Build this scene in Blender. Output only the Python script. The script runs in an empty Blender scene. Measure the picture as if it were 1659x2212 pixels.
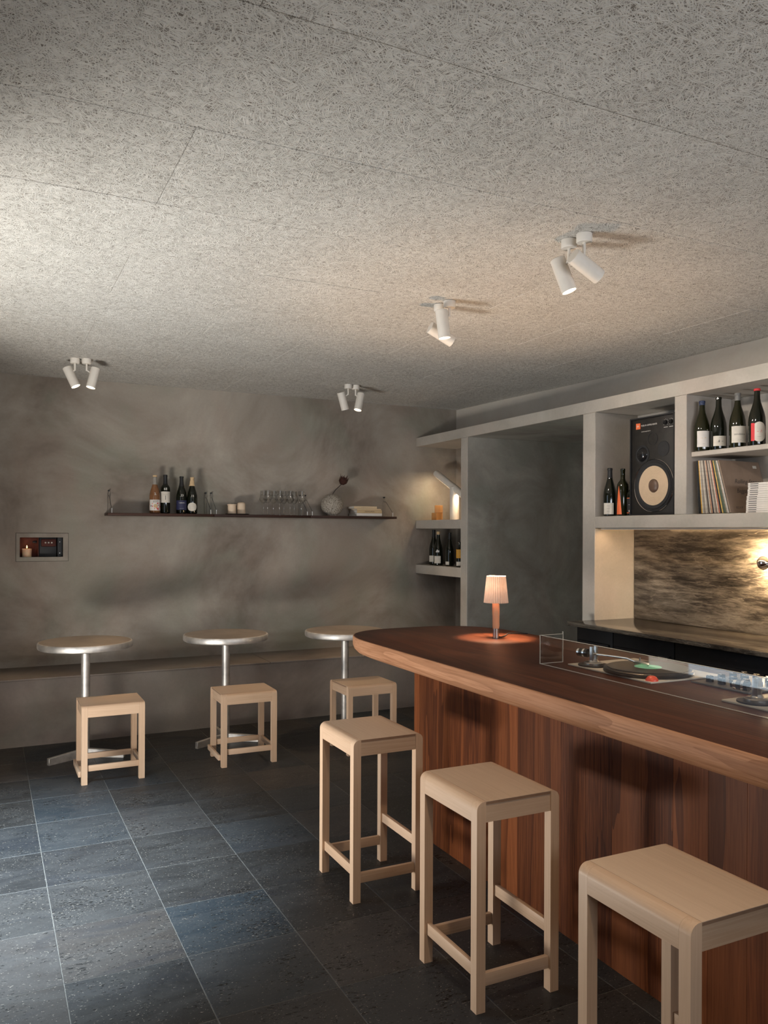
import bpy, bmesh, math, random
from mathutils import Vector, Matrix
random.seed(7)
PI = math.pi
S = bpy.context.scene
COL = S.collection

# ------------------------------------------------------------------ camera
F_PX, YAW, ROLL, EYE = 1752.0, math.radians(26.16), 0.0042, 1.48
cd = bpy.data.cameras.new('camera')
cd.sensor_fit = 'HORIZONTAL'; cd.sensor_width = 36.0
cd.lens = 36.0 * F_PX / 1659.0
cd.shift_y = 44.0 / 1659.0
cd.clip_start = 0.02
cam = bpy.data.objects.new('camera', cd); COL.objects.link(cam)
cam.matrix_world = (Matrix.Translation((0, 0, EYE)) @ Matrix.Rotation(-YAW, 4, 'Z')
                    @ Matrix.Rotation(PI / 2, 4, 'X') @ Matrix.Rotation(ROLL, 4, 'Z'))
S.camera = cam

# ------------------------------------------------------------------ world, exposure, daylight
w = bpy.data.worlds.new('world'); S.world = w; w.use_nodes = True
w.node_tree.nodes['Background'].inputs[0].default_value = (0.55, 0.68, 0.85, 1)
w.node_tree.nodes['Background'].inputs[1].default_value = 2.2
S.view_settings.view_transform = 'Standard'; S.view_settings.look = 'None'
S.view_settings.gamma = 1.0; S.view_settings.use_curve_mapping = False
S.view_settings.exposure = 0.0

sn = bpy.data.lights.new('sun', 'SUN'); sn.energy = 15.0; sn.angle = math.radians(0.6); sn.color = (1.0, 0.97, 0.92)
so = bpy.data.objects.new('sun', sn); COL.objects.link(so)
so.rotation_euler = Vector((-0.06, 0.60, -0.80)).to_track_quat('-Z', 'Y').to_euler()

def area(name, loc, aim, sx, sy, energy, color):
    l = bpy.data.lights.new(name, 'AREA'); l.shape = 'RECTANGLE'
    l.size = sx; l.size_y = sy; l.energy = energy; l.color = color
    o = bpy.data.objects.new(name, l); COL.objects.link(o)
    o.location = loc
    o.rotation_euler = (Vector(aim) - Vector(loc)).to_track_quat('-Z', 'Y').to_euler()
    return o
# daylight bounced off the sunny pavement comes in low through the side doorway
area('daylight_doorway_low', (-0.70, 3.50, 0.14), (-0.28, 3.56, 1.02), 0.75, 0.6, 92, (1.0, 0.945, 0.865))
# high window in the wall behind the photographer, its light thrown up to the ceiling
area('daylight_window_behind', (0.9, -1.50, 1.95), (1.6, 0.2, 3.2), 1.8, 0.5, 24, (0.95, 0.97, 1.0))
area('ceiling_fill_right', (3.1, -1.50, 1.92), (3.25, 1.6, 3.4), 1.6, 0.5, 48, (0.97, 0.97, 1.0))  # fill lamp added to lift the right of the ceiling, at an unseen window
# cool ceiling spotlight outside the picture, pooling on the floor by the doorway
def cool_pool():
    l = bpy.data.lights.new('floor_pool_spot', 'SPOT'); l.energy = 1500; l.color = (0.74, 0.89, 1.0)
    l.spot_size = math.radians(64); l.spot_blend = 1.0; l.shadow_soft_size = 0.06
    o = bpy.data.objects.new('floor_pool_spot', l); COL.objects.link(o); o.location = (-0.24, 3.30, 2.55)
    o.rotation_euler = (Vector((-0.10, 3.72, 0)) - o.location).to_track_quat('-Z', 'Y').to_euler()
cool_pool()
# warm fill lamp added just outside the picture to brighten the near stool seats
def warm_near():
    l = bpy.data.lights.new('near_stool_fill', 'SPOT'); l.energy = 44; l.color = (1.0, 0.74, 0.48)
    l.spot_size = math.radians(80); l.spot_blend = 0.8; l.shadow_soft_size = 0.05
    o = bpy.data.objects.new('near_stool_fill', l); COL.objects.link(o); o.location = (0.95, 1.05, 2.52)
    o.rotation_euler = (Vector((1.52, 1.85, 0.6)) - o.location).to_track_quat('-Z', 'Y').to_euler()
warm_near()

# ------------------------------------------------------------------ node material helpers
def new_mat(name):
    m = bpy.data.materials.new(name); m.use_nodes = True
    nt = m.node_tree; b = nt.nodes['Principled BSDF']
    return m, nt, b
def nd(nt, t, **kw):
    n = nt.nodes.new(t)
    for k, v in kw.items():
        if k in n.inputs.keys() if hasattr(n.inputs, 'keys') else False:
            n.inputs[k].default_value = v
        else:
            setattr(n, k, v)
    return n
def lk(nt, a, b): nt.links.new(a, b)
def coords(nt, scale=(1, 1, 1), rot=(0, 0, 0), kind='Object', rnd=0.0):
    tc = nt.nodes.new('ShaderNodeTexCoord')
    src = tc.outputs[kind]
    if rnd:
        oi = nt.nodes.new('ShaderNodeObjectInfo')
        vm = nt.nodes.new('ShaderNodeVectorMath'); vm.operation = 'MULTIPLY_ADD'
        cx = nt.nodes.new('ShaderNodeCombineXYZ')
        for i in range(3): lk(nt, oi.outputs['Random'], cx.inputs[i])
        lk(nt, cx.outputs[0], vm.inputs[0]); vm.inputs[1].default_value = (rnd, rnd * 1.7, rnd * 2.3)
        lk(nt, src, vm.inputs[2]); src = vm.outputs[0]
    mp = nt.nodes.new('ShaderNodeMapping')
    mp.inputs['Scale'].default_value = scale; mp.inputs['Rotation'].default_value = rot
    lk(nt, src, mp.inputs['Vector'])
    return mp.outputs[0]
def noise(nt, vec, scale, detail=3, rough=0.55, dist=0.0):
    n = nt.nodes.new('ShaderNodeTexNoise')
    n.inputs['Scale'].default_value = scale; n.inputs['Detail'].default_value = detail
    n.inputs['Roughness'].default_value = rough; n.inputs['Distortion'].default_value = dist
    lk(nt, vec, n.inputs['Vector']); return n.outputs['Fac']
def ramp(nt, fac, stops):
    r = nt.nodes.new('ShaderNodeValToRGB')
    el = r.color_ramp.elements
    while len(el) < len(stops): el.new(0.5)
    for e, (p, c) in zip(el, stops):
        e.position = p; e.color = (c[0], c[1], c[2], 1) if hasattr(c, '__len__') else (c, c, c, 1)
    lk(nt, fac, r.inputs[0]); return r.outputs[0]
def mix(nt, fac, a, b, mode='MIX'):
    m = nt.nodes.new('ShaderNodeMix'); m.data_type = 'RGBA'; m.blend_type = mode
    for s, v in ((m.inputs[0], fac), (m.inputs[6], a), (m.inputs[7], b)):
        if isinstance(v, (int, float)): s.default_value = v
        elif isinstance(v, (tuple, list)): s.default_value = (v[0], v[1], v[2], 1)
        else: lk(nt, v, s)
    return m.outputs[2]
def math_(nt, op, a, b=None):
    m = nt.nodes.new('ShaderNodeMath'); m.operation = op
    for s, v in ((m.inputs[0], a), (m.inputs[1], b)):
        if v is None: continue
        if isinstance(v, (int, float)): s.default_value = v
        else: lk(nt, v, s)
    return m.outputs[0]
def bump(nt, h, bsdf, strength=0.3, dist=0.002):
    b = nt.nodes.new('ShaderNodeBump'); b.inputs['Strength'].default_value = strength
    b.inputs['Distance'].default_value = dist
    lk(nt, h, b.inputs['Height']); lk(nt, b.outputs[0], bsdf.inputs['Normal'])

def plain(name, c, rough=0.5, metal=0.0, spec=0.5, mottle=0.12, scale=30):
    m, nt, b = new_mat(name)
    v = coords(nt)
    n = noise(nt, v, scale, 3)
    lo = tuple(x * (1 - mottle) for x in c); hi = tuple(min(1, x * (1 + mottle)) for x in c)
    lk(nt, ramp(nt, n, [(0.3, lo), (0.7, hi)]), b.inputs['Base Color'])
    b.inputs['Roughness'].default_value = rough; b.inputs['Metallic'].default_value = metal
    b.inputs['Specular IOR Level'].default_value = spec
    return m
def emit(name, c, strength):
    m, nt, b = new_mat(name)
    b.inputs['Base Color'].default_value = (*c, 1)
    b.inputs['Emission Color'].default_value = (*c, 1); b.inputs['Emission Strength'].default_value = strength
    return m
def plaster(name, dark, mid, light, green=0.25, bstr=0.25, patch=1.1):
    m, nt, b = new_mat(name)
    v = coords(nt)
    n1 = noise(nt, v, patch, 5, 0.62, 0.6)
    c = ramp(nt, n1, [(0.33, dark), (0.52, mid), (0.70, light)])
    n2 = noise(nt, coords(nt, (1, 1, 0.8)), 2.3, 3, 0.5, 0.4)
    gm = ramp(nt, n2, [(0.48, 0.0), (0.70, green)])
    c = mix(nt, gm, c, (mid[0] * 0.80, mid[1] * 0.98, mid[2] * 0.92))
    n4 = noise(nt, coords(nt, (1.3, 1.1, 0.9)), 1.7, 2, 0.5, 0.8)
    c = mix(nt, ramp(nt, n4, [(0.50, 0.0), (0.72, 0.35)]), c, (mid[0] * 1.0, mid[1] * 0.86, mid[2] * 0.82))
    n3 = noise(nt, v, 55, 4, 0.7)
    c = mix(nt, 0.10, c, n3, 'OVERLAY')
    lk(nt, c, b.inputs['Base Color'])
    b.inputs['Roughness'].default_value = 0.72; b.inputs['Specular IOR Level'].default_value = 0.3
    h = math_(nt, 'ADD', noise(nt, v, 7, 3), math_(nt, 'MULTIPLY', n3, 0.12))
    bump(nt, h, b, bstr, 0.004)
    return m
def wood(name, dark, mid, light, axis='Z', rough=0.4, fine=1.0, rings=7.0, rnd=3.0, coat=0.0, contrast=0.75, spec=0.3, vary=0.0):
    """straight grain along one axis with wavy cathedral figure and fine pores"""
    m, nt, b = new_mat(name)
    st = {'X': (0.12, 1, 1), 'Y': (1, 0.10, 1), 'Z': (1, 1, 0.10)}[axis]
    v = coords(nt, st, rnd=rnd)
    big = noise(nt, v, 4.5, 3, 0.5, 0.3)
    ring = math_(nt, 'FRACT', math_(nt, 'MULTIPLY', big, rings))
    ring = math_(nt, 'POWER', ring, 2.2)
    st2 = {'X': (0.03, 1, 1), 'Y': (1, 0.03, 1), 'Z': (1, 1, 0.03)}[axis]
    fib = noise(nt, coords(nt, st2, rnd=rnd), 170 * fine, 3, 0.6)
    tone = noise(nt, coords(nt, st, rnd=rnd), 2.2, 2, 0.5)
    c = ramp(nt, math_(nt, 'ADD', math_(nt, 'MULTIPLY', fib, 0.42), math_(nt, 'MULTIPLY', tone, 0.58)),
             [(0.34, dark), (0.5, mid), (0.66, light)])
    c = mix(nt, math_(nt, 'MULTIPLY', ring, contrast), c, dark)
    if vary:
        oi = nt.nodes.new('ShaderNodeObjectInfo')
        c = mix(nt, 1.0, c, ramp(nt, oi.outputs['Random'], [(0.0, 1.0 - vary), (1.0, 1.0 + vary)]), 'MULTIPLY')
    lk(nt, c, b.inputs['Base Color'])
    b.inputs['Roughness'].default_value = rough
    b.inputs['Specular IOR Level'].default_value = spec
    if coat:
        b.inputs['Coat Weight'].default_value = coat; b.inputs['Coat Roughness'].default_value = 0.25
    bump(nt, fib, b, 0.10, 0.001)
    return m

# ------------------------------------------------------------------ materials
M = {}
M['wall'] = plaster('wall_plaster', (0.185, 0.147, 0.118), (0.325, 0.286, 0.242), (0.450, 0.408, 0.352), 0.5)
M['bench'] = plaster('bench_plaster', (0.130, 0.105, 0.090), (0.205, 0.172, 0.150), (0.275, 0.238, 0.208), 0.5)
M['passage'] = plaster('passage_plaster', (0.22, 0.198, 0.172), (0.315, 0.298, 0.260), (0.43, 0.408, 0.360), 0.35, patch=1.9)
M['shelving'] = plaster('shelving_plaster', (0.40, 0.365, 0.32), (0.455, 0.415, 0.365), (0.50, 0.46, 0.41), 0.15, 0.12, 3.0)
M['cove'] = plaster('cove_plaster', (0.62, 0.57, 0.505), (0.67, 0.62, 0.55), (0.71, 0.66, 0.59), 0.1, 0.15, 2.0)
M['stools'] = wood('birch_wood', (0.52, 0.345, 0.222), (0.61, 0.425, 0.288), (0.67, 0.480, 0.338), 'Z', 0.42, 0.9, 2.0, 4.0, 0.0, 0.12)
M['birch_y'] = wood('birch_wood_lengthwise', (0.52, 0.345, 0.222), (0.61, 0.425, 0.288), (0.67, 0.480, 0.338), 'Y', 0.42, 0.9, 2.0, 4.0, 0.0, 0.12)
M['birch_x'] = wood('birch_wood_crosswise', (0.47, 0.315, 0.205), (0.56, 0.395, 0.272), (0.62, 0.455, 0.325), 'X', 0.42, 0.9, 2.0, 4.0, 0.0, 0.12)
M['ply'] = wood('birch_plywood', (0.52, 0.375, 0.262), (0.59, 0.435, 0.308), (0.64, 0.48, 0.348), 'Y', 0.45, 0.6, 3.0, 6.0, 0.0, 0.16)
M['ply_edge'] = plain('plywood_edge', (0.26, 0.155, 0.095), 0.6)
M['bar_panel'] = wood('bar_panel_teak', (0.045, 0.0130, 0.006), (0.168, 0.051, 0.0170), (0.250, 0.081, 0.028), 'Z', 0.50, 1.0, 5.0, 5.0, 0.0, 0.68, 0.12, 0.26)
M['bar_edge'] = wood('bar_edge_teak', (0.190, 0.080, 0.036), (0.400, 0.200, 0.108), (0.500, 0.270, 0.155), 'Y', 0.55, 1.0, 6.0, 0.0, 0.0, 0.5, 0.15)
M['bar_top'] = wood('bar_top_teak', (0.024, 0.0080, 0.0046), (0.066, 0.0210, 0.0105), (0.115, 0.038, 0.017), 'Y', 0.42, 0.9, 6.0, 0.0, 0.0, 0.6, 0.12)
M['walnut'] = wood('shelf_walnut', (0.014, 0.006, 0.004), (0.040, 0.0155, 0.009), (0.070, 0.027, 0.015), 'X', 0.5, 1.0, 4.0, 5.0, 0.0, 0.5)
M['oak_block'] = wood('block_oak', (0.36, 0.15, 0.045), (0.52, 0.25, 0.085), (0.60, 0.31, 0.11), 'Z', 0.45, 0.6, 3.0, 5.0, 0.0, 0.3)
M['lamp_wood'] = wood('lamp_beech', (0.56, 0.30, 0.17), (0.68, 0.40, 0.24), (0.74, 0.46, 0.29), 'Z', 0.35, 1.0, 3.0, 3.0, 0.0, 0.2)
M['white_paint'] = plain('white_powder_coat', (0.74, 0.69, 0.62), 0.5, mottle=0.03)
M['alu'] = plain('brushed_aluminium', (0.72, 0.69, 0.65), 0.50, 0.9, mottle=0.22, scale=14)
M['steel'] = plain('satin_steel', (0.55, 0.53, 0.50), 0.28, 1.0, mottle=0.06)
M['bracket'] = plain('dull_steel_wire', (0.22, 0.20, 0.18), 0.4, 0.9)
M['chrome'] = plain('polished_chrome', (0.75, 0.72, 0.68), 0.10, 1.0, mottle=0.02)
M['black'] = plain('matt_black', (0.012, 0.012, 0.013), 0.55)
M['black_gloss'] = plain('gloss_black', (0.010, 0.010, 0.011), 0.18)
M['rubber'] = plain('black_rubber', (0.018, 0.018, 0.019), 0.8)
M['cream_metal'] = plain('cream_metal_plate', (0.50, 0.455, 0.385), 0.38, 0.0, mottle=0.04)
M['vinyl'] = plain('black_vinyl', (0.008, 0.008, 0.009), 0.28, spec=0.25)
M['green_label'] = plain('mint_green_paper', (0.22, 0.62, 0.42), 0.6, mottle=0.03)
M['red_plastic'] = plain('red_plastic', (0.75, 0.075, 0.03), 0.35)
M['orange'] = plain('orange_print', (0.80, 0.16, 0.05), 0.5, mottle=0.03)
M['white_print'] = plain('white_print', (0.75, 0.72, 0.67), 0.6, mottle=0.02)
M['dark_print'] = plain('dark_print', (0.03, 0.026, 0.024), 0.6, mottle=0.02)
M['paper'] = plain('label_paper', (0.62, 0.575, 0.50), 0.75, mottle=0.05)
M['paper_white'] = plain('white_paper', (0.66, 0.62, 0.575), 0.75, mottle=0.03)
M['paper_tan'] = plain('tan_paper', (0.53, 0.385, 0.215), 0.7, mottle=0.05)
M['paper_cream'] = plain('cream_paper', (0.62, 0.475, 0.30), 0.7, mottle=0.05)
M['sleeve_tan'] = plain('tan_card', (0.235, 0.165, 0.118), 0.65, mottle=0.12, scale=12)
M['red_paper'] = plain('red_label', (0.62, 0.03, 0.035), 0.6, mottle=0.04)
M['navy'] = plain('navy_label', (0.018, 0.02, 0.065), 0.6)
M['candle'] = plain('cream_wax', (0.72, 0.56, 0.41), 0.55, mottle=0.04)
M['bottle'] = plain('dark_bottle_glass', (0.006, 0.0075, 0.004), 0.06, spec=0.6)
M['bottle_green'] = plain('olive_bottle_glass', (0.011, 0.0115, 0.003), 0.06, spec=0.6)
M['rose'] = plain('rose_wine_bottle', (0.20, 0.092, 0.042), 0.06, mottle=0.15)
M['clear_neck'] = plain('clear_bottle_neck', (0.30, 0.28, 0.25), 0.08)
M['kraft'] = plain('kraft_paper_cap', (0.62, 0.44, 0.25), 0.8)
M['blue_wax'] = plain('blue_foil', (0.012, 0.025, 0.075), 0.4)
M['grey_foil'] = plain('grey_foil', (0.16, 0.155, 0.145), 0.4)
M['purple'] = plain('purple_band', (0.30, 0.06, 0.20), 0.4)
M['protea'] = plain('dried_petal', (0.085, 0.030, 0.020), 0.8, mottle=0.4)
M['stem'] = plain('dried_stem', (0.030, 0.018, 0.012), 0.8)
M['cone'] = plain('cream_speaker_cone', (0.56, 0.42, 0.285), 0.75, mottle=0.03)
M['cabinet'] = plain('speaker_black', (0.016, 0.014, 0.012), 0.5, mottle=0.3)
M['fridge'] = plain('fridge_black', (0.007, 0.007, 0.008), 0.5, spec=0.2)
M['rust'] = plain('red_brown_board', (0.085, 0.016, 0.008), 0.7, mottle=0.3)
M['grout'] = plain('pale_grout', (0.125, 0.12, 0.11), 0.9, mottle=0.3)
M['gap'] = plain('dark_gap', (0.05, 0.042, 0.035), 0.9)
M['pavement'] = plain('pavement', (0.36, 0.43, 0.48), 0.9, mottle=0.5, scale=16)

def slate():
    m, nt, b = new_mat('dark_stone_tile')
    oi = nt.nodes.new('ShaderNodeObjectInfo')
    v = coords(nt, rnd=9.0)
    tint = ramp(nt, oi.outputs['Random'], [(0.0, (0.013, 0.014, 0.0145)), (0.22, (0.022, 0.022, 0.023)), (0.40, (0.016, 0.025, 0.033)),
                                            (0.55, (0.052, 0.045, 0.041)), (0.68, (0.017, 0.017, 0.017)), (0.82, (0.040, 0.039, 0.039)), (1.0, (0.018, 0.026, 0.033))])
    cl = noise(nt, coords(nt, (0.7, 1.7, 1), rnd=9.0), 5.0, 7, 0.68, 0.9)
    c = mix(nt, ramp(nt, cl, [(0.34, 0.0), (0.70, 0.50)]), tint, (0.062, 0.061, 0.060))
    c = mix(nt, ramp(nt, noise(nt, coords(nt, (0.5, 1.5, 1), rnd=7.0), 3.0, 4, 0.6, 1.5), [(0.52, 0.0), (0.75, 0.55)]), c, (0.018, 0.020, 0.026))
    gr = noise(nt, v, 110, 4, 0.75)
    c = mix(nt, 0.30, c, gr, 'OVERLAY')
    # small pits along the bedding, gathered in patches
    pn = noise(nt, v, 6, 3, 0.6)
    p1 = noise(nt, coords(nt, (0.42, 1, 1), rnd=9.0), 120, 3, 0.6, 0.3)
    pit = ramp(nt, math_(nt, 'ADD', p1, math_(nt, 'MULTIPLY', pn, 0.40)), [(0.815, 0.0), (0.855, 1.0)])
    c = mix(nt, pit, c, (0.005, 0.005, 0.005))
    s1 = noise(nt, coords(nt, (0.6, 1, 1), rnd=5.0), 190, 2, 0.6, 0.4)
    spk = ramp(nt, math_(nt, 'ADD', s1, math_(nt, 'MULTIPLY', pn, 0.15)), [(0.735, 0.0), (0.775, 1.0)])
    c = mix(nt, math_(nt, 'MULTIPLY', spk, 0.8), c, (0.26, 0.235, 0.20))
    # worn paler arrises
    tc = nt.nodes.new('ShaderNodeTexCoord'); sx = nt.nodes.new('ShaderNodeSeparateXYZ')
    lk(nt, tc.outputs['Object'], sx.inputs[0])
    ed = math_(nt, 'MAXIMUM', math_(nt, 'ABSOLUTE', sx.outputs[0]), math_(nt, 'ABSOLUTE', sx.outputs[1]))
    e = ramp(nt, math_(nt, 'ADD', math_(nt, 'MULTIPLY', ed, 5.0), math_(nt, 'MULTIPLY', noise(nt, v, 30, 2), 0.05)), [(1.014, 0.0), (1.036, 0.30)])
    c = mix(nt, e, c, (0.13, 0.124, 0.115))
    lk(nt, c, b.inputs['Base Color'])
    lk(nt, ramp(nt, cl, [(0.3, 0.42), (0.7, 0.60)]), b.inputs['Roughness'])
    b.inputs['Specular IOR Level'].default_value = 0.30
    h = math_(nt, 'SUBTRACT', math_(nt, 'MULTIPLY', gr, 0.45), pit)
    bump(nt, h, b, 0.5, 0.002)
    return m
M['tile'] = slate()

def woodwool():
    m, nt, b = new_mat('wood_wool_board')
    hts = []
    for i, a in enumerate((0.05, 0.62, 1.10, 1.66, 2.25, 2.80)):
        src = coords(nt, rnd=3.0 + i)
        wob = nt.nodes.new('ShaderNodeTexNoise'); wob.inputs['Scale'].default_value = 9.0; wob.inputs['Detail'].default_value = 0.0
        lk(nt, src, wob.inputs['Vector'])
        ad = nt.nodes.new('ShaderNodeVectorMath'); ad.operation = 'MULTIPLY_ADD'
        lk(nt, wob.outputs['Color'], ad.inputs[0]); ad.inputs[1].default_value = (0.05, 0.05, 0); lk(nt, src, ad.inputs[2])
        vr = nt.nodes.new('ShaderNodeVectorRotate'); vr.rotation_type = 'Z_AXIS'; vr.inputs['Angle'].default_value = a
        lk(nt, ad.outputs[0], vr.inputs['Vector'])
        mp = nt.nodes.new('ShaderNodeMapping'); mp.inputs['Scale'].default_value = (22.0, 290.0, 0.0)
        lk(nt, vr.outputs[0], mp.inputs['Vector'])
        n = nt.nodes.new('ShaderNodeTexNoise'); n.noise_dimensions = '2D'
        n.inputs['Scale'].default_value = 1.0; n.inputs['Detail'].default_value = 0.0
        lk(nt, mp.outputs[0], n.inputs['Vector'])
        hts.append(n.outputs['Fac'])
    h = hts[0]
    for r in hts[1:]: h = math_(nt, 'MAXIMUM', h, r)
    # h is low only where no strand passes: dark pores between the strands
    big = noise(nt, coords(nt, rnd=2.0), 2.2, 3, 0.6)
    pore = ramp(nt, math_(nt, 'ADD', h, math_(nt, 'MULTIPLY', math_(nt, 'SUBTRACT', big, 0.5), 0.06)), [(0.555, 1.0), (0.612, 0.0)])
    c = ramp(nt, big, [(0.3, (0.61, 0.588, 0.545)), (0.7, (0.67, 0.648, 0.605))])
    c = mix(nt, ramp(nt, h, [(0.60, 0.20), (0.72, 0.0)]), c, (0.50, 0.455, 0.39))
    c = mix(nt, math_(nt, 'MULTIPLY', pore, 0.9), c, (0.15, 0.128, 0.108))
    lk(nt, c, b.inputs['Base Color'])
    b.inputs['Roughness'].default_value = 0.9; b.inputs['Specular IOR Level'].default_value = 0.15
    bump(nt, h, b, 0.9, 0.008)
    return m
M['woodwool'] = woodwool()

def marble():
    m, nt, b = new_mat('veined_marble')
    v = coords(nt, (1, 0.14, 1.0), (0.07, 0, 0))
    warp = noise(nt, coords(nt, (1, 0.5, 1)), 2.2, 3, 0.5)
    av = nt.nodes.new('ShaderNodeVectorMath'); av.operation = 'ADD'
    cx = nt.nodes.new('ShaderNodeCombineXYZ'); lk(nt, math_(nt, 'MULTIPLY', warp, 0.07), cx.inputs[2]); lk(nt, math_(nt, 'MULTIPLY', warp, 0.07), cx.inputs[0])
    lk(nt, v, av.inputs[0]); lk(nt, cx.outputs[0], av.inputs[1]); v2 = av.outputs[0]
    n1 = noise(nt, v2, 7.0, 10, 0.72, 0.35)
    n2 = noise(nt, v2, 34.0, 6, 0.75, 0.2)
    f = math_(nt, 'ADD', math_(nt, 'MULTIPLY', n1, 0.66), math_(nt, 'MULTIPLY', n2, 0.34))
    c = ramp(nt, f, [(0.38, (0.008, 0.007, 0.006)), (0.46, (0.045, 0.038, 0.031)), (0.52, (0.125, 0.108, 0.086)), (0.59, (0.25, 0.22, 0.18)), (0.68, (0.10, 0.086, 0.07))])
    big = noise(nt, coords(nt, (1, 0.35, 0.9)), 2.0, 2, 0.5)
    c = mix(nt, ramp(nt, big, [(0.38, 0.65), (0.60, 0.0)]), c, (0.022, 0.019, 0.017))
    vn = math_(nt, 'ABSOLUTE', math_(nt, 'SUBTRACT', noise(nt, v2, 11.0, 4, 0.6, 0.3), 0.5))
    c = mix(nt, ramp(nt, vn, [(0.0, 0.25), (0.012, 0.0)]), c, (0.36, 0.31, 0.25))
    lk(nt, c, b.inputs['Base Color'])
    b.inputs['Roughness'].default_value = 0.14
    return m
M['marble'] = marble()

def speckle():
    m, nt, b = new_mat('speckled_stoneware')
    v = coords(nt)
    f = noise(nt, v, 125, 2, 0.55)
    c = ramp(nt, f, [(0.34, (0.10, 0.08, 0.062)), (0.47, (0.27, 0.235, 0.19)), (0.57, (0.41, 0.37, 0.315))])
    lk(nt, c, b.inputs['Base Color']); b.inputs['Roughness'].default_value = 0.7
    bump(nt, f, b, 0.4, 0.002)
    return m
M['speckle'] = speckle()

def thin_glass(name, tint=(1, 1, 1), gl=1.0):
    m, nt, b = new_mat(name)
    nt.nodes.remove(b)
    out = nt.nodes['Material Output']
    t = nt.nodes.new('ShaderNodeBsdfTransparent'); t.inputs[0].default_value = (*tint, 1)
    g = nt.nodes.new('ShaderNodeBsdfGlossy'); g.inputs['Roughness'].default_value = 0.02
    lw = nt.nodes.new('ShaderNodeLayerWeight'); lw.inputs['Blend'].default_value = 0.5
    fr = math_(nt, 'ADD', math_(nt, 'MULTIPLY', math_(nt, 'POWER', lw.outputs['Facing'], 4.0), 0.85), 0.045)
    ms = nt.nodes.new('ShaderNodeMixShader')
    lk(nt, math_(nt, 'MULTIPLY', fr, gl), ms.inputs[0])
    lk(nt, t.outputs[0], ms.inputs[1]); lk(nt, g.outputs[0], ms.inputs[2]); lk(nt, ms.outputs[0], out.inputs[0])
    return m
M['acrylic'] = thin_glass('clear_acrylic', (0.97, 0.98, 0.975), 1.6)
M['acrylic_edge'] = plain('acrylic_edge', (0.55, 0.52, 0.46), 0.25, mottle=0.03)
M['wineglass'] = thin_glass('wine_glass', (0.99, 0.99, 0.985), 2.6)
def shade_mat():
    m, nt, b = new_mat('pleated_fabric')
    nt.nodes.remove(b); out = nt.nodes['Material Output']
    d = nt.nodes.new('ShaderNodeBsdfDiffuse'); t = nt.nodes.new('ShaderNodeBsdfTranslucent')
    n = noise(nt, coords(nt), 60, 3)
    c = ramp(nt, n, [(0.3, (0.72, 0.50, 0.385)), (0.7, (0.78, 0.56, 0.44))])
    lk(nt, c, d.inputs[0]); lk(nt, c, t.inputs[0])
    ms = nt.nodes.new('ShaderNodeMixShader'); ms.inputs[0].default_value = 0.0024
    lk(nt, d.outputs[0], ms.inputs[1]); lk(nt, t.outputs[0], ms.inputs[2]); lk(nt, ms.outputs[0], out.inputs[0])
    return m
M['shade'] = shade_mat()
M['spot_glow'] = emit('spot_lens_glow', (1.0, 0.80, 0.58), 6.0)
M['bulb_glow'] = emit('bulb_glow', (1.0, 0.72, 0.42), 560.0)
M['strip_glow'] = emit('strip_glow', (1.0, 0.80, 0.56), 3.0)
M['led_glow'] = emit('led_glow', (1.0, 0.66, 0.36), 0.5)
M['flame'] = emit('flame_glow', (1.0, 0.55, 0.16), 14.0)
M['blue_led'] = emit('blue_led', (0.06, 0.10, 0.9), 0.5)

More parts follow.
